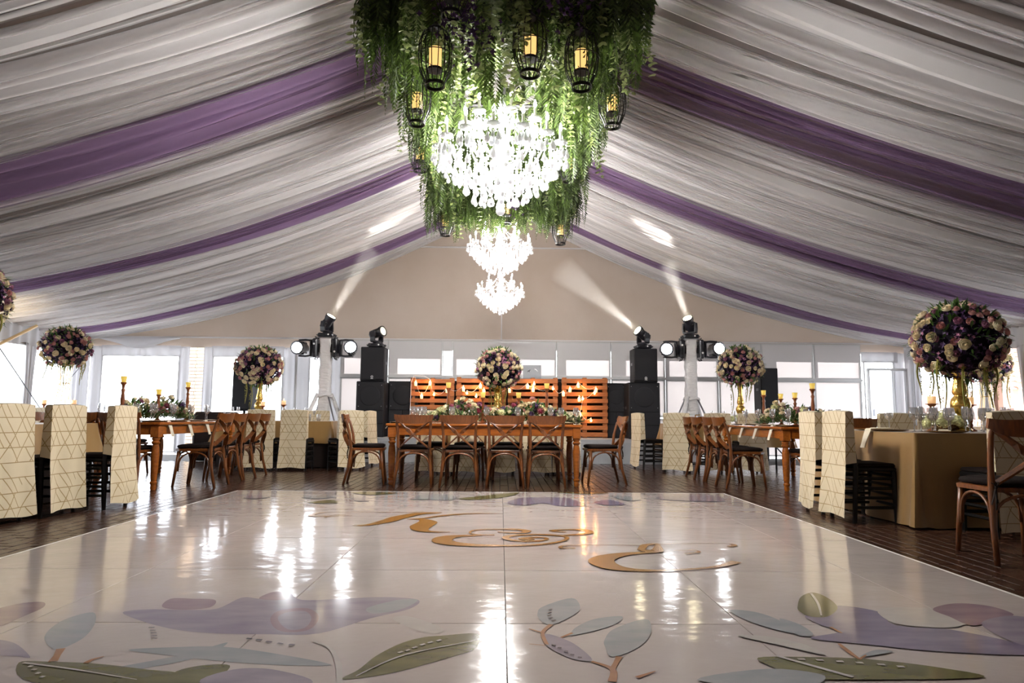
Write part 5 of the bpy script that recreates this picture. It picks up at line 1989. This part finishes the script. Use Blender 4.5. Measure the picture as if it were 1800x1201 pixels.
flower_ball('flower_ball', 'flower ball on the gold vase in front of the left black speaker', (-4.25, 12.05, 1.70), .40, 5, 5, (.2, .6), light=.55)
gold_vase('gold vase on the mid right table behind wooden chairs', 4.22, 12.0, TZ, 1.49, 1.0)
flower_ball('flower_ball', 'flower ball on the gold vase right of the light tower', (4.24, 12.0, 1.77), .40, 6, 5, (.2, .6), light=.45)
gold_vase('gold vase rising behind the centre table garland', -.05, 11.55, TZ, 1.385, 1.0)
flower_ball('flower_ball', 'flower ball in the middle of the hall in front of the pallets', (-.04, 11.55, 1.66), .39, 7, 5, (.15, .5), light=.55)

table_runner('flower_garland', 'long garland of roses and leaves along the centre wooden table', (-.02, 9.10, TZ), 2.15, .62, 11, 96, .34)
table_runner('flower_garland', 'garland of white and purple flowers on the left wooden table', (-4.45, 8.95, TZ), 2.0, .54, 12, 66, .32, PI / 2)
table_runner('flower_garland', 'garland of green and wine-red flowers on the right wooden table', (3.93, 9.35, TZ), 2.0, .54, 13, 66, .32, PI / 2)
for nm, x, y, lab in (('a', 4.12, 6.32, 'low green hydrangea bunch at the foot of the near right vase'), ('b', -4.2, 11.95, 'low pale hydrangea bunch at the foot of the mid left vase'),
                      ('c', 4.2, 11.95, 'low green hydrangea bunch at the foot of the mid right vase'), ('d', -7.5, 11.85, 'low hydrangea bunch under the far left wire stand')):
    t = thing('hydrangea_bunch', lab, 'flower arrangement', (x, y, .757), 0, 'low hydrangea bunches')
    r = random.Random(x)
    MB().lathe([(.06, 0), (.09, .01), (.11, .06), (.10, .065), (.001, .05)], 14).build('bowl', 'charger', t, True)
    for k in range(7):
        a = k * 2 * PI / 6
        rr = .11 if k < 6 else 0
        put('hydrangea', HYD['green'], t, (rr * 1.25 * math.cos(a), rr * math.sin(a), .09 + (.05 if k == 6 else 0)), (math.cos(a) * rr * 6, math.sin(a) * rr * 6, 1), .072, r)

# ---- candles
GW = 'tall wooden candlesticks with amber cups'
for lab, x, y, h in (('tall candlestick with amber cup at the near end of the left garland', -4.42, 8.08, .46), ('shorter candlestick with amber cup mid left garland', -4.40, 8.88, .34), ('tall candlestick with amber cup at the far end of the left garland', -4.42, 9.74, .47),
                     ('tallest candlestick at the near end of the right garland', 3.90, 8.50, .47), ('short candlestick near the middle of the right garland, nearer of two', 3.90, 9.02, .37), ('short candlestick near the middle of the right garland, farther of two', 3.90, 9.48, .37), ('candlestick at the far end of the right garland before the black monitor', 3.90, 10.10, .44),
                     ('candlestick outermost on the left of the centre garland', -.70, 9.15, .47), ('shorter candlestick left of the centre vase', -.235, 9.02, .34), ('shorter candlestick right of the centre vase', .235, 9.02, .34), ('candlestick outermost on the right of the centre garland', .615, 9.15, .47)):
    candlestick('candlestick', lab, x, y, TZ, h, 'cup', GW)
GP = 'wooden holders with pillar candles'
for lab, x, y, h in (('turned candle holder with lit pillar candle left of the near right vase', 4.08, 6.42, .25), ('turned candle holder with lit pillar candle right of the near right vase', 4.46, 6.45, .245),
                     ('candle holder with pillar candle left of the far left wire stand', -7.72, 11.72, .24), ('candle holder with pillar candle right of the far left wire stand', -7.22, 11.72, .24),
                     ('candle holder with flame left of the mid left gold vase', -4.05, 11.75, .24), ('tall thin candle holder between covered chairs on mid left table', -3.66, 11.62, .26)):
    candlestick('candle_holder', lab, x, y, .757, h, 'pillar', GP)

# ---- place settings
r = random.Random(5)
gl = 'wine glasses on the centre wooden table'
for x, y in ((-1.12, 8.78), (-1.04, 8.92), (-.98, 8.82), (-1.14, 9.30), (-.62, 8.76), (-.18, 8.76), (.22, 8.75), (.64, 8.80), (.96, 8.74), (.78, 8.86), (-.40, 9.40), (.45, 9.42)):
    glass('wine_glass', x, y, TZ, 'stemmed wine glass on the centre wooden table beside the garland', gl)
for side, cx, lab in ((0, LT[0], 'left'), (1, RT[0], 'right')):
    y0 = 8.05 if side == 0 else 8.4
    s = 1 if side == 0 else -1
    for k in range(4):
        yy = y0 + .20 + .50 * k
        for dx, dy, kd in ((.27, .10, 'wine_glass'), (.30, -.02, 'water_goblet'), (-.28, .08, 'wine_glass')):
            glass(kd, cx + s * dx, yy + dy, TZ, 'stemmed glass at a place setting on the %s wooden table' % lab, 'glasses on the %s wooden table' % lab)
        charger(cx + s * .36, yy - .08, TZ, 'dark bronze charger plate on the %s wooden table' % lab, 'charger plates on the %s wooden table' % lab)
        napkin(cx + s * .527, yy - .08 + .01 * k, TZ, 0 if side == 0 else PI, 'pale napkin hanging over the edge of the %s wooden table, %s from the dance floor' % (lab, ORD[k]), 'napkins on the wooden tables')
    for dx in (-.2, .2):
        glass('wine_glass', cx + dx, y0 + .02 if side == 0 else y0 - .08, TZ, 'stemmed glass at a place setting on the %s wooden table' % lab, 'glasses on the %s wooden table' % lab)
for k, x in enumerate((-1.05, -.49, .055, .55)):
    charger(x, 8.80, TZ, 'bronze charger plate on the near side of the centre wooden table', 'charger plates on the centre wooden table')
charger(.88, 9.06, TZ, 'bronze charger plate at the right end of the centre wooden table', 'charger plate end')
charger(-1.28, 8.98, TZ, 'bronze charger plate at the left end of the centre wooden table', 'charger plate start')
napkin(-1.42, 8.98, TZ, PI, 'white napkin over the left end of the centre wooden table', 'napkins on the wooden tables', .06, .16)
# near right table
gl = 'glasses on the near right table'
for x, y, kd in ((3.62, 5.96, 'wine_glass'), (3.70, 5.99, 'wine_glass'), (3.79, 5.95, 'wine_glass'), (3.86, 6.04, 'water_goblet'), (3.93, 5.97, 'wine_glass'), (4.00, 6.05, 'wine_glass'), (4.08, 5.97, 'water_goblet'), (4.16, 6.03, 'wine_glass'), (4.25, 5.98, 'wine_glass'), (4.34, 6.05, 'wine_glass'), (3.78, 6.12, 'water_goblet'), (3.90, 6.16, 'wine_glass'), (4.52, 6.1, 'water_goblet'), (3.85, 6.75, 'wine_glass'), (4.7, 6.3, 'wine_glass')):
    glass(kd, x, y, .757, 'stemmed glass on the gold cloth of the near right table', gl)
for x, y, lab in ((3.56, 6.25, 'charger plate beside the hanging napkin on the near right table'), (3.62, 6.62, 'charger plate on the far part of the near right table'), (3.75, 5.73, 'charger plate at the near edge of the near right table, left one'), (4.36, 5.73, 'charger plate at the near edge of the near right table, right one')):
    charger(x, y, .757, lab, 'charger plates on the near right table')
napkin(3.355, 6.20, .768, PI, 'long napkin hanging down the side of the near right tablecloth', 'napkins on the near right table', .15, .22, .085)
for x, y, a, lab in ((3.74, 5.74, 1.0, 'folded napkin on the near edge charger plate, left one'), (4.36, 5.74, 1.3, 'folded napkin on the near edge charger plate, right one'), (3.66, 6.60, .2, 'folded napkin on the far charger plate of the near right table')):
    nb = MB().bbox((0, 0, .016), (.22, .09, .010), .003)
    nb.bbox((.02, .006, .024), (.16, .07, .008), .003)
    o = nb.build('folded_napkin', 'napkin', None)
    o.location = (x, y, .757)
    o.rotation_euler = (0, 0, a)
    tag(o, lab, 'napkin', 'folded napkins on the near right table')
MB_k = MB().strap([(-.1, 0, 0.004), (.02, 0, .004), (.05, 0, .006), (.1, 0, .004)], (0, 1, 0), [.012, .014, .018, .004], .003)
for x, y, lab in ((4.02, 5.68, 'knife lying at the near edge of the gold table'), (4.08, 5.69, 'spoon handle lying beside the knife on the gold table')):
    o = link('table_knife', MB_k.mesh('table_knife', MT['silver']), None, (x, y, .757))
    o.rotation_euler = (0, 0, 1.5)
    tag(o, lab, 'cutlery', 'cutlery on the near right table')
# far tables: clusters of tumblers and glasses
for n, (cx, cy, dx, dy, cnt, lab) in enumerate(((-4.55, 11.60, .14, .1, 5, 'mid left table, under the black speaker'), (-3.35, 11.65, .34, .12, 8, 'mid left table, by the tower'), (3.95, 11.6, .35, .15, 8, 'mid right table'), (-5.0, 6.15, .25, .25, 6, 'near left table'),
                                              (5.0, 6.9, .15, .25, 5, 'near right table, right of the vase'), (7.7, 11.1, .3, .2, 6, 'far right corner table'), (-7.7, 11.5, .15, .15, 3, 'far left corner table'))):
    for k in range(cnt):
        glass('tumbler' if k % 2 else 'water_goblet', cx + dx * (2 * ((k + .5) / cnt) - 1) + r.uniform(-.02, .02), cy + r.uniform(-dy, dy), .757, 'clear drinking glass in the cluster on the ' + lab, 'glass cluster on the ' + lab)
cd = thing('table_number', 'small gold numeral stand behind the right wooden chairs', 'sign', (3.35, 11.62, .757), 0)
MB().bbox((0, 0, .01), (.09, .03, .02), .003).build('base', 'gold', cd)
d5 = MB()
for c, d in (((0, 0, .15), (.09, .012, .014)), ((-.04, 0, .125), (.014, .012, .05)), ((0, 0, .105), (.08, .012, .014)), ((.04, 0, .08), (.014, .012, .05)), ((0, 0, .055), (.09, .012, .014)), ((0, 0, .035), (.014, .012, .04))):
    d5.box(c, d)
d5.build('numeral', 'gold', cd)

# ---- stage gear
SP = .45
speaker('subwoofer', 'left front subwoofer with round cone ring on the stage', -2.47, 13.28, SP, .53, .6, 1.05, .19, 'subwoofers', True)
speaker('subwoofer', 'dark subwoofer tucked between left front subwoofer and first pallet', -1.92, 13.75, SP, .56, .6, 1.08, .19, 'subwoofers', True)
speaker('subwoofer', 'right front subwoofer with round cone ring on the stage', 2.73, 13.28, SP, .60, .6, 1.07, .19, 'subwoofers', True)
speaker('subwoofer', 'dark subwoofer tucked between right front subwoofer and last pallet', 2.28, 13.80, SP, .40, .6, 1.08, .14, 'subwoofers', True)
speaker('top_speaker', 'black speaker with round emblem on the left subwoofer', -2.45, 13.22, SP + 1.052, .455, .42, .655, .15, 'speakers with emblem', badge=True)
speaker('top_speaker', 'black speaker with round emblem on the right subwoofer', 2.77, 13.22, SP + 1.072, .455, .42, .655, .15, 'speakers with emblem', badge=True)
moving_head('black moving head lamp turned sideways on the left speaker stack', (-2.42, 13.22, SP + 1.71), (0, 0, 0), (.82, -.45, .22), 'lens_dim', 'moving heads')
moving_head('moving head lamp with lit beam on the right speaker stack', (2.77, 13.22, SP + 1.73), (0, 0, 0), (-.75, -.38, .50), 'lens_warm', 'moving heads')

TWX = {-1: (-3.36, 13.1, 2.32), 1: (3.66, 13.1, 2.36)}
for sgn, word in ((-1, 'left'), (1, 'right')):
    x, y, h = TWX[sgn]
    tower('white cloth wrapped lighting tower with outriggers on the %s of the stage' % word, x, y, h, 'wrapped light towers')
    moving_head('lit moving head lamp on top of the %s tower' % word, (x, y, h + .016), (0, 0, 0), (.536, -.243, .808) if sgn < 0 else (-.425, -.508, .749), 'lens_warm', 'moving heads')
    for s2, w2 in ((-1, 'left'), (1, 'right')):
        moving_head('dazzling white lamp on the %s flank of the %s tower' % (w2, word), (x + s2 * .135, y, h - .19), (0, s2 * PI / 2, 0), (-.05, -1, .12 * s2 * (1 if s2 > 0 else -1)), 'lens_white', 'moving heads').scale = (1.22, 1.22, 1.22)
# monitors on stands behind the side tables
for x, y, lab, w_ in ((-5.05, 13.6, 'black speaker on a stand behind the mid left flower ball', .36), (5.42, 13.9, 'black speaker on a stand behind the right flower ball', .35)):
    t = speaker('stand_speaker', lab, x, y, .92, w_, .4, .95, .13, 'speakers on stands')
    MB().tube([(0, 0, -.92), (0, 0, 0.0)], .025, 8).build('pole', 'black_metal', t)
    for k in range(3):
        a = k * 2 * PI / 3
        MB().tube([(0, 0, -.45), (.42 * math.cos(a), .42 * math.sin(a), -.91)], .014, 6).build('tripod_leg', 'black_metal', t)
cs = MB()
cs.bbox((0, 0, .45), (.7, .5, .9), .05)
o = cs.build('equipment_case', 'dark_cloth', None)
o.location = (-5.35, 13.05, 0)
tag(o, 'black covered equipment case under the left stand speaker', 'case')
# pallets on the stage front
for lab, x, w_, h_, z in (('first pallet from the left, darker, by the subwoofers', -1.345, .86, 1.15, 0), ('second pallet from the left behind the flower ball', -.385, .98, 1.17, 0), ('third pallet from the left', .63, .98, 1.17, 0), ('fourth pallet from the left, whole in view with string lights', 1.65, .90, 1.18, 0)):
    pallet(lab, x, 13.42, SP, w_, h_)

# string lights draped over the pallets
sl = thing('string_lights', 'string of warm bulbs in small cups draped over the pallets', 'string lights', (0, 13.36, 0))
BUL = [(-1.66, 1.50), (-1.54, 1.25), (-1.38, 1.51), (-1.30, 1.27), (-1.05, 1.37), (-.73, 1.40), (-.66, 1.30), (-.40, 1.46), (-.33, 1.36), (-.48, 1.24), (.17, 1.38), (.52, 1.46), (.65, 1.49), (.63, 1.40), (1.02, 1.40), (1.22, 1.32), (1.35, 1.40), (1.51, 1.49), (1.86, 1.40), (1.83, 1.32), (1.53, 1.22), (1.60, 1.21), (1.54, .92), (1.76, .79)]
cb = MB()
r = random.Random(9)
for a, b in zip(BUL[:-1], BUL[1:]):
    if abs(a[0] - b[0]) > .8:
        continue
    pts = []
    for k in range(7):
        u = k / 6
        pts.append((a[0] + (b[0] - a[0]) * u, -.01 + .012 * math.sin(3 * u), a[1] + (b[1] - a[1]) * u + .05 - .09 * math.sin(PI * u)))
    cb.tube(pts, .0028, 5)
cb.tube([(-1.76, 0, .8), (-1.75, -.02, 1.5), (-1.70, 0, 1.64), (-1.5, 0, 1.63), (-1.38, 0, 1.56)], .006, 5)
cb.build('wire', 'tower_cloth', sl)
bu_me = MB().ball((0, -.02, 0), .020, 8, 6, 1.2).mesh('bulb', MT['string_bulb'], True)
cp_me = MB().lathe([(.022, -.06), (.026, -.055), (.030, .005), (.027, .005), (.022, -.05)], 10, (0, -.02, -.005), cap=False).mesh('cup', MT['string_cup'], True)
so_me = MB().lathe([(.010, .02), (.012, .045), (.006, .06)], 8, (0, -.01, 0)).mesh('socket', MT['tower_cloth'])
for x, z in BUL:
    b = link('bulb', bu_me, sl, (x, 0, z))
    link('socket', so_me, b)
    if r.random() < .6:
        link('cup', cp_me, b)
for x, z in ((-1.45, 1.42), (-.5, 1.38), (.62, 1.42), (1.6, 1.40), (1.62, .95)):
    lamp('string_glow', 'POINT', (x, -.06, z), 2.2, (1, .5, .18), .05, sl)

dj = thing('console_table', 'tall dark console table behind the pallets', 'table', (.6, 14.2, SP))
MB().bbox((0, 0, 1.15), (1.6, .6, .05), .006).build('tabletop', 'black_wood', dj)
for sx in (-1, 1):
    for sy in (-1, 1):
        MB().tube([(sx * .7, sy * .24, 0), (sx * .7, sy * .24, 1.13)], .025, 6).build('leg', 'black_metal', dj)
lp = thing('laptop', 'open grey laptop with a small dark mark above the pallets', 'laptop', (.64, 14.08, SP + 1.175))
MB().bbox((0, .12, .01), (.37, .25, .018), .004).build('keyboard_base', 'grey_paint', lp)
lid = MB().bbox((0, -.005, .155), (.375, .010, .27), .004).build('lid', 'grey_paint', lp)
mk = MB()
mk.strap([(-.095, -.012, .16), (-.07, -.012, .17), (-.05, -.012, .165)], (0, 0, 1), [.008, .02, .012], .002)
mk.strap([(-.055, -.012, .17), (-.045, -.012, .19), (-.03, -.012, .185)], (0, 0, 1), [.012, .016, .004], .002)
mk.strap([(-.085, -.012, .16), (-.087, -.012, .135)], (1, 0, 0), [.007, .005], .002)
mk.strap([(-.058, -.012, .16), (-.055, -.012, .135)], (1, 0, 0), [.007, .005], .002)
mk.build('lid_mark', 'black_metal', lid)
MB().strap([(.05, -.012, .21), (.08, -.012, .20), (.12, -.012, .155)], (0, 0, 1), [.014, .02, .004], .002).build('lid_sticker', 'white_mark', lid)

# ---- chandeliers
chandelier('big crystal chandelier hanging inside the greenery, closest of the three', -.02, 6.0, 2.66, 1.0, CHAND[0], 5.5)
chandelier('second crystal chandelier, just below the far end of the greenery', -.03, 9.0, 2.70, .72, CHAND[1], 5.5, 12, 6)
chandelier('smallest looking crystal chandelier, closest to the back gable', -.03, 12.1, 2.65, .72, CHAND[2], 5.5, 12, 6)

# ---- greenery canopy
gd = thing('hanging_garland', 'rectangular canopy of hanging ferns and eucalyptus around the big chandelier', 'hanging greenery', (0, 6.55, 3.95))
r = random.Random(21)
X0, X1, Y0, Y1 = -.88, .90, -2.2, 2.2
fr = MB()
for x in (X0 + .1, 0, X1 - .1):
    fr.tube([(x, Y0 + .1, .0), (x, Y1 - .1, .0)], .02, 6)
for y in (Y0 + .1, -1.1, 0, 1.1, Y1 - .1):
    fr.tube([(X0 + .1, y, .01), (X1 - .1, y, .01)], .02, 6)
fr.build('frame', 'black_metal', gd)
for x, y in ((X0 + .1, Y0 + .1), (X1 - .1, Y0 + .1), (X0 + .1, Y1 - .1), (X1 - .1, Y1 - .1)):
    MB().tube([(x, y, 0), (x * .5, y, hc(x * .5) - 3.95 - .02)], .004, 4).build('hanging_wire', 'silver', gd)
f1, f2, vf = MB(), MB(), MB()
for k in range(1900):
    if r.random() < .64:
        e = r.random()
        per = r.choice('nnnnnffffflll' + 'lrrrr')
        if per == 'n':
            x, y = r.uniform(X0, X1), Y0 + abs(r.gauss(0, .26))
        elif per == 'f':
            x, y = r.uniform(X0, X1), Y1 - abs(r.gauss(0, .18))
        elif per == 'l':
            x, y = X0 + .12 + abs(r.gauss(0, .13)), r.uniform(Y0 + .5, Y1)
        else:
            x, y = X1 - .12 - abs(r.gauss(0, .13)), r.uniform(Y0 + .5, Y1)
        L = r.uniform(.40, .82)
        z = r.uniform(-.15, .15) - (.28 * math.exp(-(x / .5) ** 2) * r.random() if per == 'n' else 0)
    else:
        x, y = r.uniform(X0, X1), r.uniform(Y0, Y1)
        L = r.uniform(.25, .5)
        z = r.uniform(.02, .2)
        if math.hypot(x, y + .55) < .12:
            continue
        if math.hypot(x, y + .55) < .7:
            L *= .55
    d = Vector((x * (1.1 if y < -1.4 else .35) + r.gauss(0, .35), y * .35 + r.gauss(0, .35), r.uniform(-.3, .5)))
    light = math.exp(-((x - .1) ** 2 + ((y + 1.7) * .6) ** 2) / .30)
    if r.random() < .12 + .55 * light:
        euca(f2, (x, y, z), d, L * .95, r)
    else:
        frond(f1, (x, y, z), d, L, r.uniform(.05, .085), r)
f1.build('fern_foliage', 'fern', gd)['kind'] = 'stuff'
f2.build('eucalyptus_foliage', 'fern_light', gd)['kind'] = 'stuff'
for k in range(420):
    cx, cy, cz = r.choice(((-.36, -2.36, -.36), (-.28, -2.34, -.50), (.42, -2.36, -.42), (.34, -2.34, -.34), (.15, 2.0, -.35), (-.2, -2.3, -.62)))
    p = Vector((cx + r.gauss(0, .09), cy + r.gauss(0, .09), cz + r.gauss(0, .09)))
    floret(vf, p, (r.gauss(0, 1), r.gauss(-.6, 1), r.gauss(-.3, 1)), r.uniform(.018, .03), r)
vf.build('violet_florets', 'violet', gd)['kind'] = 'stuff'

bc = MB()
bc.grid(lambda u, v: (-1.8 + 3.92 * u, 13.60 + .018 * math.sin(60 * u), .455 + 1.10 * v), 60, 2)
tag(bc.build('backing_cloth', 'dark_cloth', None, True), 'black cloth hung behind the pallets on the stage', 'cloth')

GL = 'black birdcage lanterns'
la = lantern('birdcage_lantern', 'x')
LN = [(.168, 4.2, 3.25, 'birdcage lantern hanging in the middle of the near end of the greenery'), (-.45, 4.25, 3.19, 'birdcage lantern half in ferns, left of the middle near lantern'), (.508, 4.25, 3.19, 'birdcage lantern half in ferns, right of the middle near lantern'),
      (.875, 5.25, 3.37, 'birdcage lantern hanging free at the right near corner of the greenery'), (-.70, 5.30, 3.39, 'birdcage lantern low at the left side beside the big chandelier'), (-.88, 7.0, 3.62, 'birdcage lantern farther back along the left side of the greenery'),
      (.70, 7.05, 3.55, 'birdcage lantern farther back along the right side, against chandelier glare'), (-.75, 8.80, 3.41, 'birdcage lantern below the left far corner of the greenery'), (.766, 8.80, 3.31, 'birdcage lantern below the right far corner of the greenery'),
      (.05, 8.72, 3.56, 'birdcage lantern behind the lowest crystal of the big chandelier'), (-.34, 4.12, 3.60, 'birdcage lantern cut by the top edge of the view')]
for i, (x, y, z, lab) in enumerate(LN):
    if i == 0:
        la.location = (x, y, z)
        la['label'] = lab
    else:
        dup(la, (x, y, z), r.uniform(0, .4), lab, GL)

# ---- guy wires and brace at the left corner
def cable(label, pts, rad, mat='cable', name='guy_wire', cat='cable'):
    o = MB().tube(pts, rad, 6).build(name, mat, None)
    return tag(o, label, cat)


cable('thin dark guy wire slanting down across the left window', [(-8.96, 11.9, 2.2), (-8.86, 12.0, 2.12), (-8.80, 13.3, .9), (-8.78, 14.1, .0)], .010)
cable('thin guy wire crossing the other one before the left window', [(-8.70, 12.25, .0), (-8.70, 12.9, .62), (-8.70, 13.3, 1.0), (-8.72, 14.2, 1.75), (-8.95, 14.70, 2.2)], .007)
cable('pale wooden pole slanting up to the left eave', [(-8.75, 11.7, 1.9), (-8.62, 12.7, 2.46)], .028, 'pole_wood', 'brace_pole', 'pole')


# every glass gets a label of its own: its place in its row as seen from the dance floor
rows = {}
for o in list(COL.objects):
    if o.get('category') == 'glass':
        rows.setdefault(o['group'], []).append(o)
for gname, items in rows.items():
    items.sort(key=lambda o: o.location.x / o.location.y)
    for k, o in enumerate(items):
        n = len(items)
        kind = {'wine_glass': 'wine glass', 'water_goblet': 'slim stemmed goblet', 'tumbler': 'straight tumbler'}[o.name.split('.')[0]]
        where = gname.replace('wine glasses on', 'on').replace('glasses on', 'on').replace('glass cluster on', 'on')
        if k < n / 2:
            pos = '%s from the left' % ORD[k] if k else 'leftmost'
        else:
            pos = '%s from the right' % ORD[n - 1 - k] if k < n - 1 else 'rightmost'
        o['label'] = '%s %s, %s' % (kind, where, pos)

rows = {}
for o in list(COL.objects):
    if o.get('category') == 'plate' and 'wooden table' in o['group']:
        rows.setdefault(o['group'], []).append(o)
for gname, items in rows.items():
    items.sort(key=lambda o: o.location.y if 'centre' not in gname else o.location.x)
    for k, o in enumerate(items):
        o['label'] = '%s bronze charger plate %s, counted %s' % (ORD[k], gname.replace('charger plates ', ''), 'from the left' if 'centre' in gname else 'from the dance floor')

# ---- haze lit by the lamp beams
hz = bpy.data.materials.new('stage_haze')
hz.use_nodes = True
t = hz.node_tree
t.nodes.remove(t.nodes['Principled BSDF'])
vs_ = t.nodes.new('ShaderNodeVolumeScatter')
vs_.inputs['Density'].default_value = 0.22
vs_.inputs['Anisotropy'].default_value = 0.2
t.links.new(vs_.outputs[0], t.nodes['Material Output'].inputs['Volume'])
for p, d, L in (((-3.36, 13.1, 2.62), (.536, -.243, .808), 1.5), ((3.66, 13.1, 2.66), (-.425, -.508, .749), 1.2), ((2.77, 13.22, 2.47), (-.75, -.38, .50), 2.0)):
    d = Vector(d).normalized()
    p = Vector(p) + d * .19
    mtx = Matrix.Translation(p) @ d.to_track_quat('Z', 'Y').to_matrix().to_4x4()
    hm = MB().lathe([(.085, .0), (.085 + .10 * L, L)], 20, (0, 0, 0), mtx)
    o = hm.build('haze', hz, None)
    o['kind'] = 'stuff'
    o['label'] = 'pale haze lit in the beam of a stage lamp'
    lamp('beam', 'SPOT', p - d * .0, 800, (1, .94, .84), .05, None, p + d * 3, math.radians(17), .4)

# ---- small warm uplights on the floor in the two far corners
for sx, lab in ((-1, 'small black uplight on the floor by the left eave, washing the drapes warm'), (1, 'small black uplight on the floor by the right eave, washing the drapes warm')):
    u = thing('uplight', lab, 'stage light', (sx * 8.55, 11.0, 0), 0, 'corner uplights')
    MB().lathe([(.06, .02), (.09, .05), (.09, .24), (.095, .25), (.08, .25), (.08, .23)], 14).build('housing', 'plastic', u, True)
    MB().box((0, 0, .01), (.2, .2, .02)).build('base', 'black_metal', u)
    MB().lathe([(.001, .232), (.08, .231)], 14).build('lens', 'lens_warm', u)
    lamp('uplight_beam', 'SPOT', (0, 0, .27), 160, (1, .78, .45), .05, u, None, math.radians(60), .8).rotation_euler = (PI - .12 * 0, 0, 0)
